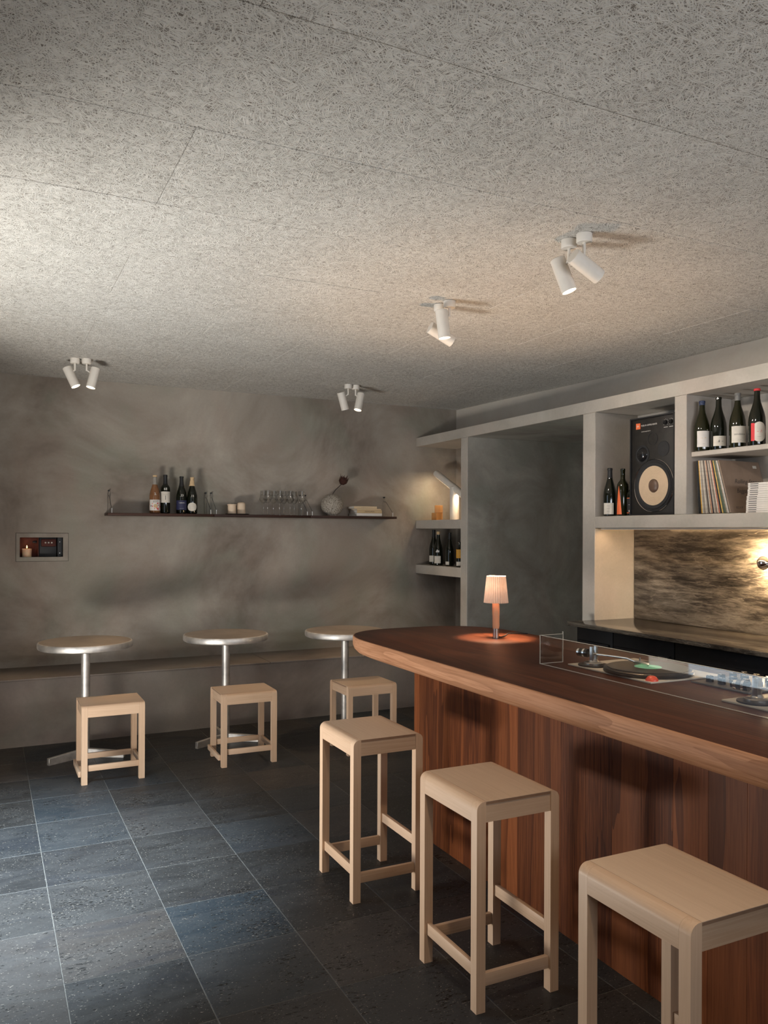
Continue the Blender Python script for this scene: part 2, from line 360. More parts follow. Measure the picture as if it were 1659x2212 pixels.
# ------------------------------------------------------------------ mesh builder
class MB:
    def __init__(s): s.bm = bmesh.new(); s.mats = []
    def mi(s, m):
        if m is None: return 0
        if m not in s.mats: s.mats.append(m)
        return s.mats.index(m)
    def _tag(s, before, m):
        i = s.mi(m)
        for f in s.bm.faces:
            if f.index == -1 or f not in before: f.material_index = i
    def box(s, x0, x1, y0, y1, z0, z1, m=None, bev=0.0, seg=2, edges=None):
        bm = s.bm; old = set(bm.faces)
        vs = [bm.verts.new((x, y, z)) for x in (x0, x1) for y in (y0, y1) for z in (z0, z1)]
        for q in ((0, 1, 3, 2), (4, 6, 7, 5), (0, 4, 5, 1), (2, 3, 7, 6), (0, 2, 6, 4), (1, 5, 7, 3)):
            bm.faces.new([vs[i] for i in q])
        if bev:
            es = list({e for v in vs for e in v.link_edges})
            if edges: es = [e for e in es if edges(*[v.co for v in e.verts])]
            bmesh.ops.bevel(bm, geom=es, offset=bev, segments=seg, affect='EDGES', profile=0.5)
        i = s.mi(m)
        for f in bm.faces:
            if f not in old: f.material_index = i
        return s
    def lathe(s, prof, n=32, m=None, mat=None, ang=(0, 2 * PI), radf=None):
        bm = s.bm; i = s.mi(m); full = abs(ang[1] - ang[0] - 2 * PI) < 1e-6
        T = mat or Matrix.Identity(4)
        k = n if full else n + 1
        rings = []
        for (r, z) in prof:
            if r < 1e-6: rings.append([bm.verts.new(T @ Vector((0, 0, z)))]); continue
            row = []
            for j in range(k):
                a = ang[0] + (ang[1] - ang[0]) * j / n
                rr = radf(r, z, j) if radf else r
                row.append(bm.verts.new(T @ Vector((rr * math.cos(a), rr * math.sin(a), z))))
            rings.append(row)
        for A, B in zip(rings, rings[1:]):
            for j in range(n):
                j2 = (j + 1) % k
                if len(A) == 1 and len(B) == 1: continue
                if len(A) == 1: q = (A[0], B[j], B[j2])
                elif len(B) == 1: q = (A[j], A[j2], B[0])
                else: q = (A[j], A[j2], B[j2], B[j])
                try: f = bm.faces.new(q); f.material_index = i
                except ValueError: pass
        return s
    def rod(s, p0, p1, r, n=10, m=None, r1=None):
        p0, p1 = Vector(p0), Vector(p1); d = p1 - p0; L = d.length
        T = Matrix.Translation(p0) @ d.to_track_quat('Z', 'Y').to_matrix().to_4x4()
        r1 = r if r1 is None else r1
        return s.lathe([(0, 0), (r, 0), (r1, L), (0, L)], n, m, T)
    def path(s, pts, r, n=8, m=None):
        bm = s.bm; i = s.mi(m); rings = []
        P = [Vector(p) for p in pts]
        for k, p in enumerate(P):
            d = (P[min(k + 1, len(P) - 1)] - P[max(k - 1, 0)]).normalized()
            q = d.to_track_quat('Z', 'Y').to_matrix()
            rings.append([bm.verts.new(p + q @ Vector((r * math.cos(2 * PI * j / n), r * math.sin(2 * PI * j / n), 0))) for j in range(n)])
        for A, B in zip(rings, rings[1:]):
            for j in range(n):
                f = bm.faces.new((A[j], A[(j + 1) % n], B[(j + 1) % n], B[j])); f.material_index = i
        for R_, rev in ((rings[0], True), (rings[-1], False)):
            f = bm.faces.new(list(reversed(R_)) if rev else R_); f.material_index = i
        return s
    def prism(s, pts, z0, z1, m=None, mtop=None):
        bm = s.bm; i = s.mi(m)
        a = [bm.verts.new((x, y, z0)) for x, y in pts]; b = [bm.verts.new((x, y, z1)) for x, y in pts]
        n = len(pts)
        for j in range(n):
            f = bm.faces.new((a[j], a[(j + 1) % n], b[(j + 1) % n], b[j])); f.material_index = i
        f = bm.faces.new(b); f.material_index = s.mi(mtop) if mtop else i
        f = bm.faces.new(list(reversed(a))); f.material_index = i
        return s
    def xf(s, T):
        bmesh.ops.transform(s.bm, matrix=T, verts=s.bm.verts[:]); return s
    def done(s, name, mat=None, parent=None, loc=(0, 0, 0), rot=(0, 0, 0), ang=38):
        bm = s.bm
        bmesh.ops.recalc_face_normals(bm, faces=bm.faces[:])
        me = bpy.data.meshes.new(name); bm.to_mesh(me); bm.free()
        ms = s.mats if s.mats else [mat]
        for x in ms: me.materials.append(x if x else mat)
        for p in me.polygons: p.use_smooth = True
        me.set_sharp_from_angle(angle=math.radians(ang))
        o = bpy.data.objects.new(name, me); COL.objects.link(o)
        o.location = loc; o.rotation_euler = rot
        if parent: o.parent = parent
        return o
def tag(o, label, cat, group=None):
    o['label'] = label; o['category'] = cat
    if group: o['group'] = group
    return o
def thing(name, label, cat, loc=(0, 0, 0), rz=0.0, group=None):
    o = bpy.data.objects.new(name, None); COL.objects.link(o)
    o.empty_display_size = 0.05
    o.location = loc; o.rotation_euler = (0, 0, rz)
    return tag(o, label, cat, group)
def struct(o): o['kind'] = 'structure'; return o
def box(name, m, parent, *a, bev=0.0, **k):
    return MB().box(*a, bev=bev, **k).done(name, m, parent)
def copy_tree(o, parent=None):
    c = o.copy(); COL.objects.link(c)
    if parent: c.parent = parent
    for ch in list(o.children): copy_tree(ch, c)
    return c
def text(name, body, size, m, parent, loc, rot, shear=0.0, align='CENTER', bend=None, width=None, extrude=0.0):
    cu = bpy.data.curves.new('lettering_curve', 'FONT'); cu.body = body; cu.size = size
    cu.align_x = align; cu.align_y = 'CENTER'; cu.shear = shear; cu.extrude = extrude; cu.resolution_u = 3
    t = bpy.data.objects.new('lettering_tmp', cu); COL.objects.link(t)
    bpy.context.view_layer.update()
    me = bpy.data.meshes.new_from_object(t.evaluated_get(bpy.context.evaluated_depsgraph_get()))
    bpy.data.objects.remove(t)
    if width:
        xs = [v.co.x for v in me.vertices]
        k = width / max(1e-6, max(xs) - min(xs))
        for v in me.vertices: v.co.x *= k
    if bend:
        for v in me.vertices:
            a = v.co.x / bend; z = v.co.z
            v.co = Vector((bend * math.sin(a), v.co.y, bend * (math.cos(a) - 0.0) + z))
    me.materials.clear(); me.materials.append(m)
    o = bpy.data.objects.new(name, me); COL.objects.link(o)
    o.location = loc; o.rotation_euler = rot; o.parent = parent
    return o

# =================================================================== SETTING
ZC, YB, XS, XL = 2.64, 6.60, 3.569, -0.35
# floor: grout bed with stone tiles as pieces
fl = struct(box('floor', M['grout'], None, -0.75, 5.6, -1.9, 6.75, -0.12, -0.0012))
tsz = 0.4035
tm = MB().box(-0.2, 0.2, -0.2008, 0.2008, -0.02, 0.0, bev=0.0016, seg=1, edges=lambda a, b: a.z > -0.001 and b.z > -0.001)
proto = tm.done('tile', M['tile'], fl)
first = True
for i in range(-2, 9):
    for j in range(-8, 11):
        x = 0.235 + 0.402 * i - 0.201 + 0.402; y = 2.432 + 0.4035 * j + 0.20175
        if y > 6.08 + 0.2 or x < -0.5 or (x > 2.7 and y < 3.4): continue
        o = proto if first else proto.copy()
        if not first: COL.objects.link(o)
        first = False
        o.location = (x, y, random.uniform(-0.0004, 0.0004))
        o.rotation_euler = (0, 0, random.choice((0, PI)))
struct(box('trim_1', M['pavement'], None, -3.2, -0.75, 1.0, 7.5, -0.12, -0.01))['label'] = 'pavement outside the side doorway'

# ceiling: dark backing with wood-wool panels as pieces
ce = struct(box('ceiling', M['gap'], None, -0.75, 5.6, -1.9, 6.75, ZC + 0.012, ZC + 0.15))
pp = MB().box(-0.5992, 0.5992, -0.2992, 0.2992, 0.0, 0.02, bev=0.0012, seg=1, edges=lambda a, b: a.z < 0.001 and b.z < 0.001).done('panel', M['woodwool'], ce)
first = True
for r in range(-6, 9):
    y = 2.03 + 0.6 * r
    off = 0.54 if r % 2 else 1.14
    if y + 0.3 < -1.8: continue
    for c in range(-3, 4):
        x = off + 1.2 * c + 0.6
        if x < -0.9 or x > 4.9: continue
        o = pp if first else pp.copy()
        if not first: COL.objects.link(o)
        first = False
        o.location = (x, y, ZC + random.uniform(-0.001, 0.001)); o.rotation_euler = (0, 0, random.choice((0, PI)))

# back wall with the niche hole
nx0, nx1, nz0, nz1 = 0.226, 0.530, 1.282, 1.433
b = MB()
b.box(-0.75, nx0, YB, YB + 0.15, 0, ZC); b.box(nx1, 4.3, YB, YB + 0.15, 0, ZC)
b.box(nx0, nx1, YB, YB + 0.15, 0, nz0); b.box(nx0, nx1, YB, YB + 0.15, nz1, ZC)
struct(b.done('wall_back', M['wall']))
# left wall with the doorway
b = MB()
b.box(-0.75, XL, -1.9, 3.05, 0, ZC); b.box(-0.75, XL, 4.50, 6.75, 0, ZC); b.box(-0.75, XL, 3.05, 4.50, 2.25, ZC)
struct(b.done('wall_left', M['wall']))
# wall behind the camera with window hole
b = MB()
b.box(-0.75, -0.1, -1.9, -1.7, 0, ZC); b.box(1.9, 2.2, -1.9, -1.7, 0, ZC); b.box(4.0, 5.6, -1.9, -1.7, 0, ZC); b.box(2.2, 4.0, -1.9, -1.7, 0, 1.6); b.box(2.2, 4.0, -1.9, -1.7, 2.3, ZC)
b.box(-0.1, 1.9, -1.9, -1.7, 0, 1.6); b.box(-0.1, 1.9, -1.9, -1.7, 2.3, ZC)
struct(b.done('wall_front', M['wall']))
# right wall: leaning cove strip above the shelving and the wall behind it
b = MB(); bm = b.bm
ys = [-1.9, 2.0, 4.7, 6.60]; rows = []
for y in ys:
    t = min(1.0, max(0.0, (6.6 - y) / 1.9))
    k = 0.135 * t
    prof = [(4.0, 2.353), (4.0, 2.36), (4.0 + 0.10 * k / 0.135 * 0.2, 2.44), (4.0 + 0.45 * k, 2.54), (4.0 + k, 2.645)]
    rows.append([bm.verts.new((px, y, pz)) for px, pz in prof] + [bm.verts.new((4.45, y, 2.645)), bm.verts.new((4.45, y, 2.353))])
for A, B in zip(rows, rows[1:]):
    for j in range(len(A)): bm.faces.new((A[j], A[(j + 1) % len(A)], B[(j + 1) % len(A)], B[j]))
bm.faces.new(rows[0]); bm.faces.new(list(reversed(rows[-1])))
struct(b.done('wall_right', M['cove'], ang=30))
b = MB(); b.box(4.0, 4.15, 5.812, YB, 0, 2.352)
struct(b.done('wall_right_lower', M['wall'])).name = 'wall_right_2'
b = MB(); b.box(5.40, 5.55, -1.9, 6.6, 0, ZC)
struct(b.done('wall_right_3', M['passage']))

# bench along the back wall
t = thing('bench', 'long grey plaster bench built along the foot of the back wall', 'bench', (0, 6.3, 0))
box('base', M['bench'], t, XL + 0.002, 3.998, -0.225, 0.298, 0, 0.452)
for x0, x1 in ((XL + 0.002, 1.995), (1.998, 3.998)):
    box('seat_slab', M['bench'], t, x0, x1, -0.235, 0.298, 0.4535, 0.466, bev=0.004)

# =================================================================== BUILT-IN SHELVING
sh = thing('built_in_shelving', 'pale plaster built-in shelving with square niches on the right wall', 'shelving', (XS, 0, 0))
def sp(name, x0, x1, y0, y1, z0, z1, m=None):
    return box(name, m or M['shelving'], sh, x0 - XS, x1 - XS, y0, y1, z0, z1, bev=0.003, seg=1)
b = MB()
b.box(0, 4.0 - XS, 0.3, 4.267, 2.272, 2.352); b.box(0, 0.016, 4.267, 5.712, 2.272, 2.352); b.box(0, 4.0 - XS, 5.712, 6.5985, 2.272, 2.352)
b.done('top_beam', M['shelving'], sh)
b = MB(); b.box(0.0165, 5.4 - XS, 4.262, 5.715, 2.2722, 2.351); b.done('ceiling_slab', M['passage'], sh)
sp('partition', XS, XS + 0.012, 5.712, 5.812, 0, 2.272)
sp('partition_face', XS + 0.012, 5.4, 5.712, 5.812, 0, 2.285, M['passage'])
sp('pillar', XS, 5.4, 4.145, 4.267, 0, 2.272)
sp('pillar', XS, 3.93, 3.377, 3.467, 1.59, 2.272)
sp('shelf', XS, 3.93, 0.3, 4.145, 1.513, 1.59)
sp('shelf', XS, 4.0, 5.812, 6.6, 1.515, 1.592)
sp('shelf', XS, 4.0, 5.812, 6.6, 1.104, 1.186)
led = box('led_profile', M['white_paint'], sh, 3.60 - XS, 3.616 - XS, 0.35, 4.12, 1.5035, 1.5125)
box('diffuser', M['led_glow'], led, 3.602 - XS, 3.614 - XS, 0.36, 4.11, 1.5025, 1.5034)
area('shelf_led_light', (3.608, 2.3, 1.501), (3.70, 2.3, 1.1), 0.012, 3.6, 6.5, (1.0, 0.60, 0.28)).rotation_euler = (0, -0.22, 0)
sp('niche_board', 3.605, 3.93, 0.3, 3.377, 1.917, 1.945)
sp('niche_back', 3.93, 4.0, 0.3, 4.145, 0.0, 2.272)

sp_ = tag(MB().box(-0.0125, 0.0125, -1.9, 1.9, 0, 0.598).done('backsplash', M['marble'], None, (3.9165, 2.24, 0.9145)),
          'dark veined marble slab standing upright behind the back counter', 'backsplash')

# back counter
tag(MB().box(3.354, 3.93, 0.3, 4.143, 0.888, 0.913, bev=0.003).done('back_worktop', M['marble']),
    'dark polished marble worktop running along the back bar', 'worktop')
tag(MB().box(3.354, 3.565, 4.1435, 4.155, 0.888, 0.913, bev=0.002).done('worktop_return', M['marble']),
    'narrow marble end piece of the back worktop beside the pillar', 'worktop')
names = ['black undercounter fridge at the far end of the back bar beside the pillar', 'black undercounter fridge second from the pillar, with a small grey plate',
         'black undercounter fridge third from the pillar, with blue display lights', 'black undercounter fridge fourth from the pillar, nearest the photographer']
yy = [4.135, 3.80, 3.31, 2.70, 1.9]
for i in range(4):
    y1, y0 = yy[i], yy[i + 1]
    t = thing('undercounter_fridge', names[i], 'fridge', (3.64, (y0 + y1) / 2, 0), 0, 'black fridges under the back worktop')
    hw = (y1 - y0) / 2 - 0.003
    box('body', M['fridge'], t, -0.225, 0.25, -hw, hw, 0.06, 0.886, bev=0.004)
    d = box('door', M['fridge'], t, -0.243, -0.227, -hw + 0.02, hw - 0.02, 0.12, 0.80, bev=0.004)
    box('door_frame', M['black_gloss'], d, -0.246, -0.2435, -hw + 0.05, hw - 0.05, 0.17, 0.74, bev=0.001)
    if i == 1: box('plate', M['grey_foil'], t, -0.246, -0.2435, -hw + 0.03, -hw + 0.10, 0.79 - 0.06, 0.79)
    if i == 2:
        for k in range(2): text('icon', '\u00b0', 0.06, M['white_print'], t, (-0.2475, -0.05 - 0.06 * k, 0.70), (PI / 2, 0, -PI / 2))
        box('display', M['blue_led'], t, -0.2475, -0.2465, 0.02, 0.07, 0.735, 0.742)

# =================================================================== BAR COUNTER
bar = thing('bar_counter', 'long reddish brown wooden bar counter with rounded far end', 'bar counter', (2.115, 1.9, 0))
ZT = 0.95; XE, BW = 1.655, 0.46            # left edge, half width
YE, YEND = 3.47 - 1.9, 0.1 - 1.9
def outline(inset, n=28):
    a = BW - inset; bb = 0.545 - inset; pts = []
    for k in range(n + 1):
        th = PI * k / n
        c, s_ = math.cos(th), math.sin(th); e = 2 / 3.0
        pts.append((a * math.copysign(abs(c) ** e, c), YE + bb * abs(s_) ** e))
    return [(a, YEND)] + pts + [(-a, YEND)]
mb = MB(); bm = mb.bm
prof = [(0.006, ZT), (0.0018, ZT - 0.0018), (0.0, ZT - 0.006), (0.0, ZT - 0.046), (0.006, ZT - 0.062), (0.020, ZT - 0.078), (0.042, ZT - 0.088), (0.07, ZT - 0.092)]
rows = [[bm.verts.new((x, y, z)) for x, y in outline(i)] for i, z in prof]
me_i, mt_i = mb.mi(M['bar_edge']), mb.mi(M['bar_top'])
for A, B in zip(rows, rows[1:]):
    for j in range(len(A)):
        f = bm.faces.new((A[j], A[(j + 1) % len(A)], B[(j + 1) % len(A)], B[j])); f.material_index = me_i
f = bm.faces.new(rows[0]); f.material_index = mt_i
f = bm.faces.new(list(reversed(rows[-1]))); f.material_index = me_i
mb.done('countertop', None, bar)
# core and front made of upright boards
xb = 1.918 - 2.115
box('core', M['bar_top'], bar, xb + 0.02, 0.36, YEND + 0.05, 3.58 - 1.9, 0.0, 0.857)
pw = 0.1365; y = 3.50 - 1.9
first = None
k = 0
pm = MB().box(0, 0.02, -pw + 0.0004, 0, 0.0, 0.857, bev=0.0004, seg=1, edges=lambda a, b: a.x < 0.001 and b.x < 0.001).done('panel', M['bar_panel'], bar)
while y - pw > YEND + 0.02:
    o = pm if k == 0 else pm.copy()
    if k: COL.objects.link(o)
    o.location = (xb, y, 0); k += 1; y -= pw
# rounded corner board
mb = MB()
pts = [(xb, 3.50 - 1.9 + 0.001)]
for q in range(9):
    a = PI - (PI / 2) * q / 8
    pts.append((xb + 0.06 + 0.06 * math.cos(a), 3.54 - 1.9 + 0.06 * math.sin(a)))
pts += [(0.36, 3.60 - 1.9), (0.36, 3.581 - 1.9), (xb + 0.019, 3.581 - 1.9), (xb + 0.019, 3.50 - 1.9 + 0.001)]
mb.prism(pts, 0.0, 0.857, M['bar_panel']).done('corner_panel', None, bar)

# =================================================================== STOOLS
def make_stool(name, H, low):
    """rails run along local Y (length L); legs 32 mm; panel lies between the two rounded side frames"""
    L, W, t_, r = (0.358, 0.318, 0.033, 0.022) if low else (0.362, 0.314, 0.033, 0.026)
    root = thing(name, '', 'stool')
    ap = 0.066
    for sx in (-1, 1):
        for sy in (-1, 1):
            xo, yo = sx * W / 2, sy * L / 2
            x0, x1 = sorted((xo, xo - sx * t_)); y0, y1 = sorted((yo, yo - sy * t_))
            MB().box(x0, x1, y0, y1, 0, H, bev=r, seg=6,
                     edges=lambda a, b_: a.z > H - 1e-4 and b_.z > H - 1e-4 and abs(a.x - xo) < 1e-4 and abs(b_.x - xo) < 1e-4).done('leg', M['stools'], root)
    for sx in (-1, 1):
        xo = sx * W / 2; x0, x1 = sorted((xo, xo - sx * t_))
        MB().box(x0, x1, -L / 2 + t_ + 0.0004, L / 2 - t_ - 0.0004, H - ap, H, bev=r, seg=6,
                 edges=lambda a, b_: a.z > H - 1e-4 and b_.z > H - 1e-4 and abs(a.x - xo) < 1e-4 and abs(b_.x - xo) < 1e-4).done('side_rail', M['birch_y'], root)
    for sy in (-1, 1):
        yo = sy * (L / 2 - 0.004); y0, y1 = sorted((yo, yo - sy * 0.018))
        box('apron', M['birch_x'], root, -W / 2 + t_ + 0.0004, W / 2 - t_ - 0.0004, y0, y1, H - ap, H - 0.0105)
    mb = MB()
    mb.box(-W / 2 + t_ + 0.0006, W / 2 - t_ - 0.0006, -L / 2 + 0.001, L / 2 - 0.001, H - 0.0095, H - 0.0012, M['ply_edge'])
    mb.box(-W / 2 + t_ + 0.0006, W / 2 - t_ - 0.0006, -L / 2, L / 2, H - 0.0012, H + 0.0003, M['ply'])
    mb.done('seat', None, root)
    zl, zh = (0.075, 0.075) if low else (0.098, 0.178)
    hh = 0.034 if low else 0.04
    for sx, z in ((-1, zl), (1, zh)):
        xo = sx * (W / 2 - 0.010); x0, x1 = sorted((xo, xo - sx * 0.016))
        box('stretcher', M['birch_y'], root, x0, x1, -L / 2 + t_ + 0.0003, L / 2 - t_ - 0.0003, z, z + hh, bev=0.0015)
    for sy in (-1, 1):
        yo = sy * (L / 2 - 0.009); y0, y1 = sorted((yo, yo - sy * 0.016))
        if low and sy == -1:      # screwed to the outside of the legs
            box('stretcher', M['birch_x'], root, -W / 2 - 0.012, W / 2 - t_, -L / 2 - 0.0145, -L / 2 - 0.0003, 0.040, 0.073, bev=0.0015); continue
        box('stretcher', M['birch_x'], root, -W / 2 + t_ + 0.0003, W / 2 - t_ - 0.0003, y0, y1, zl - 0.024 if not low else zl, zl - 0.024 + hh if not low else zl + hh, bev=0.0015)
    return root
bs = make_stool('bar_stool', 0.65, False)
for k, (x, y, rz, lab) in enumerate((
        (1.4735, 3.127, 0.0, 'pale birch bar stool farthest from the camera, at the far end of the bar'),
        (1.5135, 2.287, 0.0, 'pale birch bar stool in the middle of the row along the bar'),
        (1.5010, 1.435, 0.0, 'pale birch bar stool nearest the camera, cut off by the frame'))):
    o = bs if k == 0 else copy_tree(bs)
    o.location = (x, y, 0); o.rotation_euler = (0, 0, rz); tag(o, lab, 'stool', 'bar stools along the bar')
ls = make_stool('low_stool', 0.458, True)
for k, (x, y, rz, lab) in enumerate((
        (0.684, 5.160, 0.0, 'low pale birch stool in front of the leftmost round table'),
        (1.514, 5.155, -0.02, 'low pale birch stool in front of the middle round table'),
        (2.332, 5.065, 0.0, 'low pale birch stool beside the round table next to the bar end'))):
    o = ls if k == 0 else copy_tree(ls)
    o.location = (x, y, 0); o.rotation_euler = (0, 0, -PI / 2 + rz); tag(o, lab, 'stool', 'low stools at the round tables')

# =================================================================== ROUND TABLES
def make_table():
    root = thing('round_table', '', 'table')
    H = 0.76
    MB().lathe([(0, H - 0.045), (0.284, H - 0.045), (0.293, H - 0.040), (0.296, H - 0.032), (0.296, H - 0.008), (0.292, H - 0.002), (0.284, H)], 72).done('rim', M['alu'], root)
    MB().lathe([(0.284, H), (0.277, H + 0.0006), (0, H + 0.0006)], 72).done('tabletop', M['alu_top'], root)
    MB().rod((0, 0, 0.01), (0, 0, H - 0.045), 0.028, 28).done('post', M['alu'], root)
    for a in (90, 207, 331):
        mb = MB(); bm = mb.bm
        sec = [(0.02, 0.056), (0.262, 0.044)]; v = []
        for x, h in sec:
            v.append([bm.verts.new((x, yy_, zz)) for yy_, zz in ((-0.0125, 0.0), (0.0125, 0.0), (0.0125, h), (-0.0125, h))])
        for j in range(4): bm.faces.new((v[0][j], v[0][(j + 1) % 4], v[1][(j + 1) % 4], v[1][j]))
        bm.faces.new(v[0]); bm.faces.new(list(reversed(v[1])))
        bmesh.ops.bevel(bm, geom=bm.edges[:], offset=0.0015, segments=1, affect='EDGES')
        mb.xf(Matrix.Rotation(math.radians(a), 4, 'Z')).done('foot', M['alu'], root)
    return root
def alutop():
    m, nt, b = new_mat('worn_metal_top')
    n = noise(nt, coords(nt, rnd=4.0), 5, 4, 0.6)
    lk(nt, ramp(nt, n, [(0.3, (0.40, 0.33, 0.27)), (0.7, (0.55, 0.47, 0.39))]), b.inputs['Base Color'])
    b.inputs['Metallic'].default_value = 0.75; b.inputs['Roughness'].default_value = 0.42
    return m
M['alu_top'] = alutop()
rt = make_table()
for k, (x, y, lab) in enumerate(((0.592, 5.640, 'round aluminium pedestal table at the left, below the niche'),
                                 (1.528, 5.640, 'round aluminium pedestal table in the middle of the back wall'),
                                 (2.385, 5.500, 'round aluminium pedestal table partly hidden by the bar end'))):
    o = rt if k == 0 else copy_tree(rt)
    o.location = (x, y, 0); tag(o, lab, 'table', 'round tables along the bench')

# =================================================================== WALL NICHE
t = thing('wall_niche', 'small framed recess with red board and fuse box in the back wall', 'niche', (0.378, YB, 1.357))
mb = MB()
fx0, fx1, fz0, fz1 = -0.175, 0.186, -0.103, 0.106
hx0, hx1, hz0, hz1 = -0.150, 0.150, -0.073, 0.074
for a in ((fx0, hx0, fz0, fz1), (hx1, fx1, fz0, fz1), (hx0, hx1, fz0, hz0), (hx0, hx1, hz1, fz1)):
    mb.box(a[0], a[1], -0.007, 0.02, a[2], a[3])
mb.done('frame', M['wall'], t)
mb = MB()
g = 0.003
for a in ((fx0 - g, fx0, fz0 - g, fz1 + g), (fx1, fx1 + g, fz0 - g, fz1 + g), (fx0, fx1, fz0 - g, fz0), (fx0, fx1, fz1, fz1 + g)):
    mb.box(a[0], a[1], -0.0012, 0.004, a[2], a[3])
mb.done('shadow_gap', M['gap'], t)
mb = MB()
mb.box(-0.152, 0.152, 0.135, 0.149, -0.075, 0.076)
mb.done('back_panel', M['rust'], t)
mb = MB()
mb.box(-0.153, -0.150, 0.02, 0.14, -0.075, 0.076); mb.box(0.150, 0.153, 0.02, 0.14, -0.075, 0.076)
mb.box(-0.15, 0.15, 0.02, 0.14, -0.076, -0.0735); mb.box(-0.15, 0.15, 0.02, 0.14, 0.0745, 0.077)
mb.done('lining', M['gap'], t)
fb = box('fuse_box', M['black'], t, -0.016, 0.108, 0.06, 0.13, -0.073, 0.072, bev=0.002)
fp = box('face_plate', M['rust'], fb, 0.000, 0.105, 0.054, 0.0595, 0.004, 0.062, bev=0.008)
mb = MB()
for kx in (0.030, 0.052, 0.074): mb.rod((kx, 0.054, 0.034), (kx, 0.046, 0.034), 0.006, 12)
mb.done('dial', M['cream_metal'], fb)
box('divider', M['rust'], t, -0.024, -0.019, 0.03, 0.13, -0.073, 0.074)
sr = box('side_rail', M['black'], t, 0.114, 0.146, 0.04, 0.13, -0.073, 0.074)
mb = MB()
for kz in (-0.045, 0.04): mb.rod((0.13, 0.04, kz), (0.13, 0.037, kz), 0.003, 8)
mb.done('screw', M['steel'], sr)
box('knob_plate', M['black'], t, -0.056, -0.028, 0.125, 0.134, 0.03, 0.046, bev=0.003)
def candle(name, lab, loc, r, h, dome, lit, grp=None):
    c = thing(name, lab, 'candle', loc, 0, grp)
    if dome: pr = [(0, 0), (r, 0), (r, h * 0.84), (r * 0.9, h * 0.92), (r * 0.6, h * 0.98), (0, h)]
    else: pr = [(0, 0), (r, 0), (r, h * 0.86), (r * 1.10, h * 0.88), (r * 1.12, h * 0.96), (r * 1.02, h), (r * 0.85, h * 0.985), (0, h * 0.96)]
    if lit: pr = [(0, 0), (r * 0.94, 0), (r, h * 0.93), (r * 0.97, h), (r * 0.88, h), (r * 0.82, h * 0.96), (0, h * 0.95)]
    MB().lathe(pr, 28).done('wax', M['candle_lit'] if lit else M['candle'], c)
    MB().rod((0, 0, h * 0.94), (0.0005, 0, h + 0.006), 0.0009, 6).done('wick', M['black'], c)
    if lit:
        MB().lathe([(0, h + 0.003), (0.0026, h + 0.006), (0.0036, h + 0.010), (0.0026, h + 0.017), (0.001, h + 0.023), (0, h + 0.026)], 10).done('flame', M['flame'], c)
    return c
def wax_lit():
    m, nt, b = new_mat('lit_wax')
    lk(nt, ramp(nt, noise(nt, coords(nt), 25, 2), [(0.3, (0.70, 0.46, 0.30)), (0.7, (0.76, 0.52, 0.35))]), b.inputs['Base Color'])
    b.inputs['Subsurface Weight'].default_value = 0.6; b.inputs['Subsurface Radius'].default_value = (0.03, 0.012, 0.006)
    b.inputs['Subsurface Scale'].default_value = 0.6
    return m
M['candle_lit'] = wax_lit()
candle('candle', 'lit cream pillar candle standing in the framed wall niche', (0.279, YB + 0.055, nz0 + 0.0022), 0.034, 0.062, False, True)
pl = bpy.data.lights.new('candle_light', 'POINT'); pl.energy = 0.085; pl.color = (1.0, 0.50, 0.18); pl.shadow_soft_size = 0.006
po = bpy.data.objects.new('candle_light', pl); COL.objects.link(po); po.location = (0.279, YB + 0.055, nz0 + 0.085)

# =================================================================== WALL SHELVES
SZ = 1.6
def wire_bracket(parent, x, zt):
    g = MB()
    for dx in (-0.008, 0.008): g.rod((x + dx, -0.012, 0.02), (x + dx, -0.012, zt - 0.02), 0.0016, 8)
    g.rod((x - 0.008, -0.012, zt - 0.02), (x, -0.012, zt), 0.0016, 8); g.rod((x + 0.008, -0.012, zt - 0.02), (x, -0.012, zt), 0.0016, 8)
    br = g.done('bracket', M['bracket'], parent)
    MB().rod((x, 0.0, zt), (x, -0.022, zt), 0.0065, 12).done('peg', M['black'], br)
    MB().path([(x, -0.004, zt - 0.038), (x - 0.003, -0.055, zt - 0.042), (x + 0.0, -0.185, 0.052)], 0.0017, 6).done('wire', M['black'], br)
    MB().rod((x, -0.186, 0.020), (x, -0.186, 0.055), 0.004, 10).done('clip', M['steel'], br)
for x0, x1, b0, b1, lab in ((0.826, 1.632, 0.030, 0.785, 'dark walnut wall shelf segment carrying the four bottles'),
                            (1.636, 2.452, 0.020, 0.795, 'dark walnut wall shelf segment carrying candles and wine glasses'),
                            (2.456, 3.270, 0.020, 0.780, 'dark walnut wall shelf segment carrying vase and books')):
    t = thing('wall_shelf', lab, 'shelf', (x0, YB, SZ), 0, 'walnut shelves on the back wall')
    box('board', M['walnut'], t, 0, x1 - x0, -0.20, -0.0005, 0.0, 0.020, bev=0.0015)
    for bx in (b0, b1): wire_bracket(t, bx, 0.195)
SHT = SZ + 0.0205

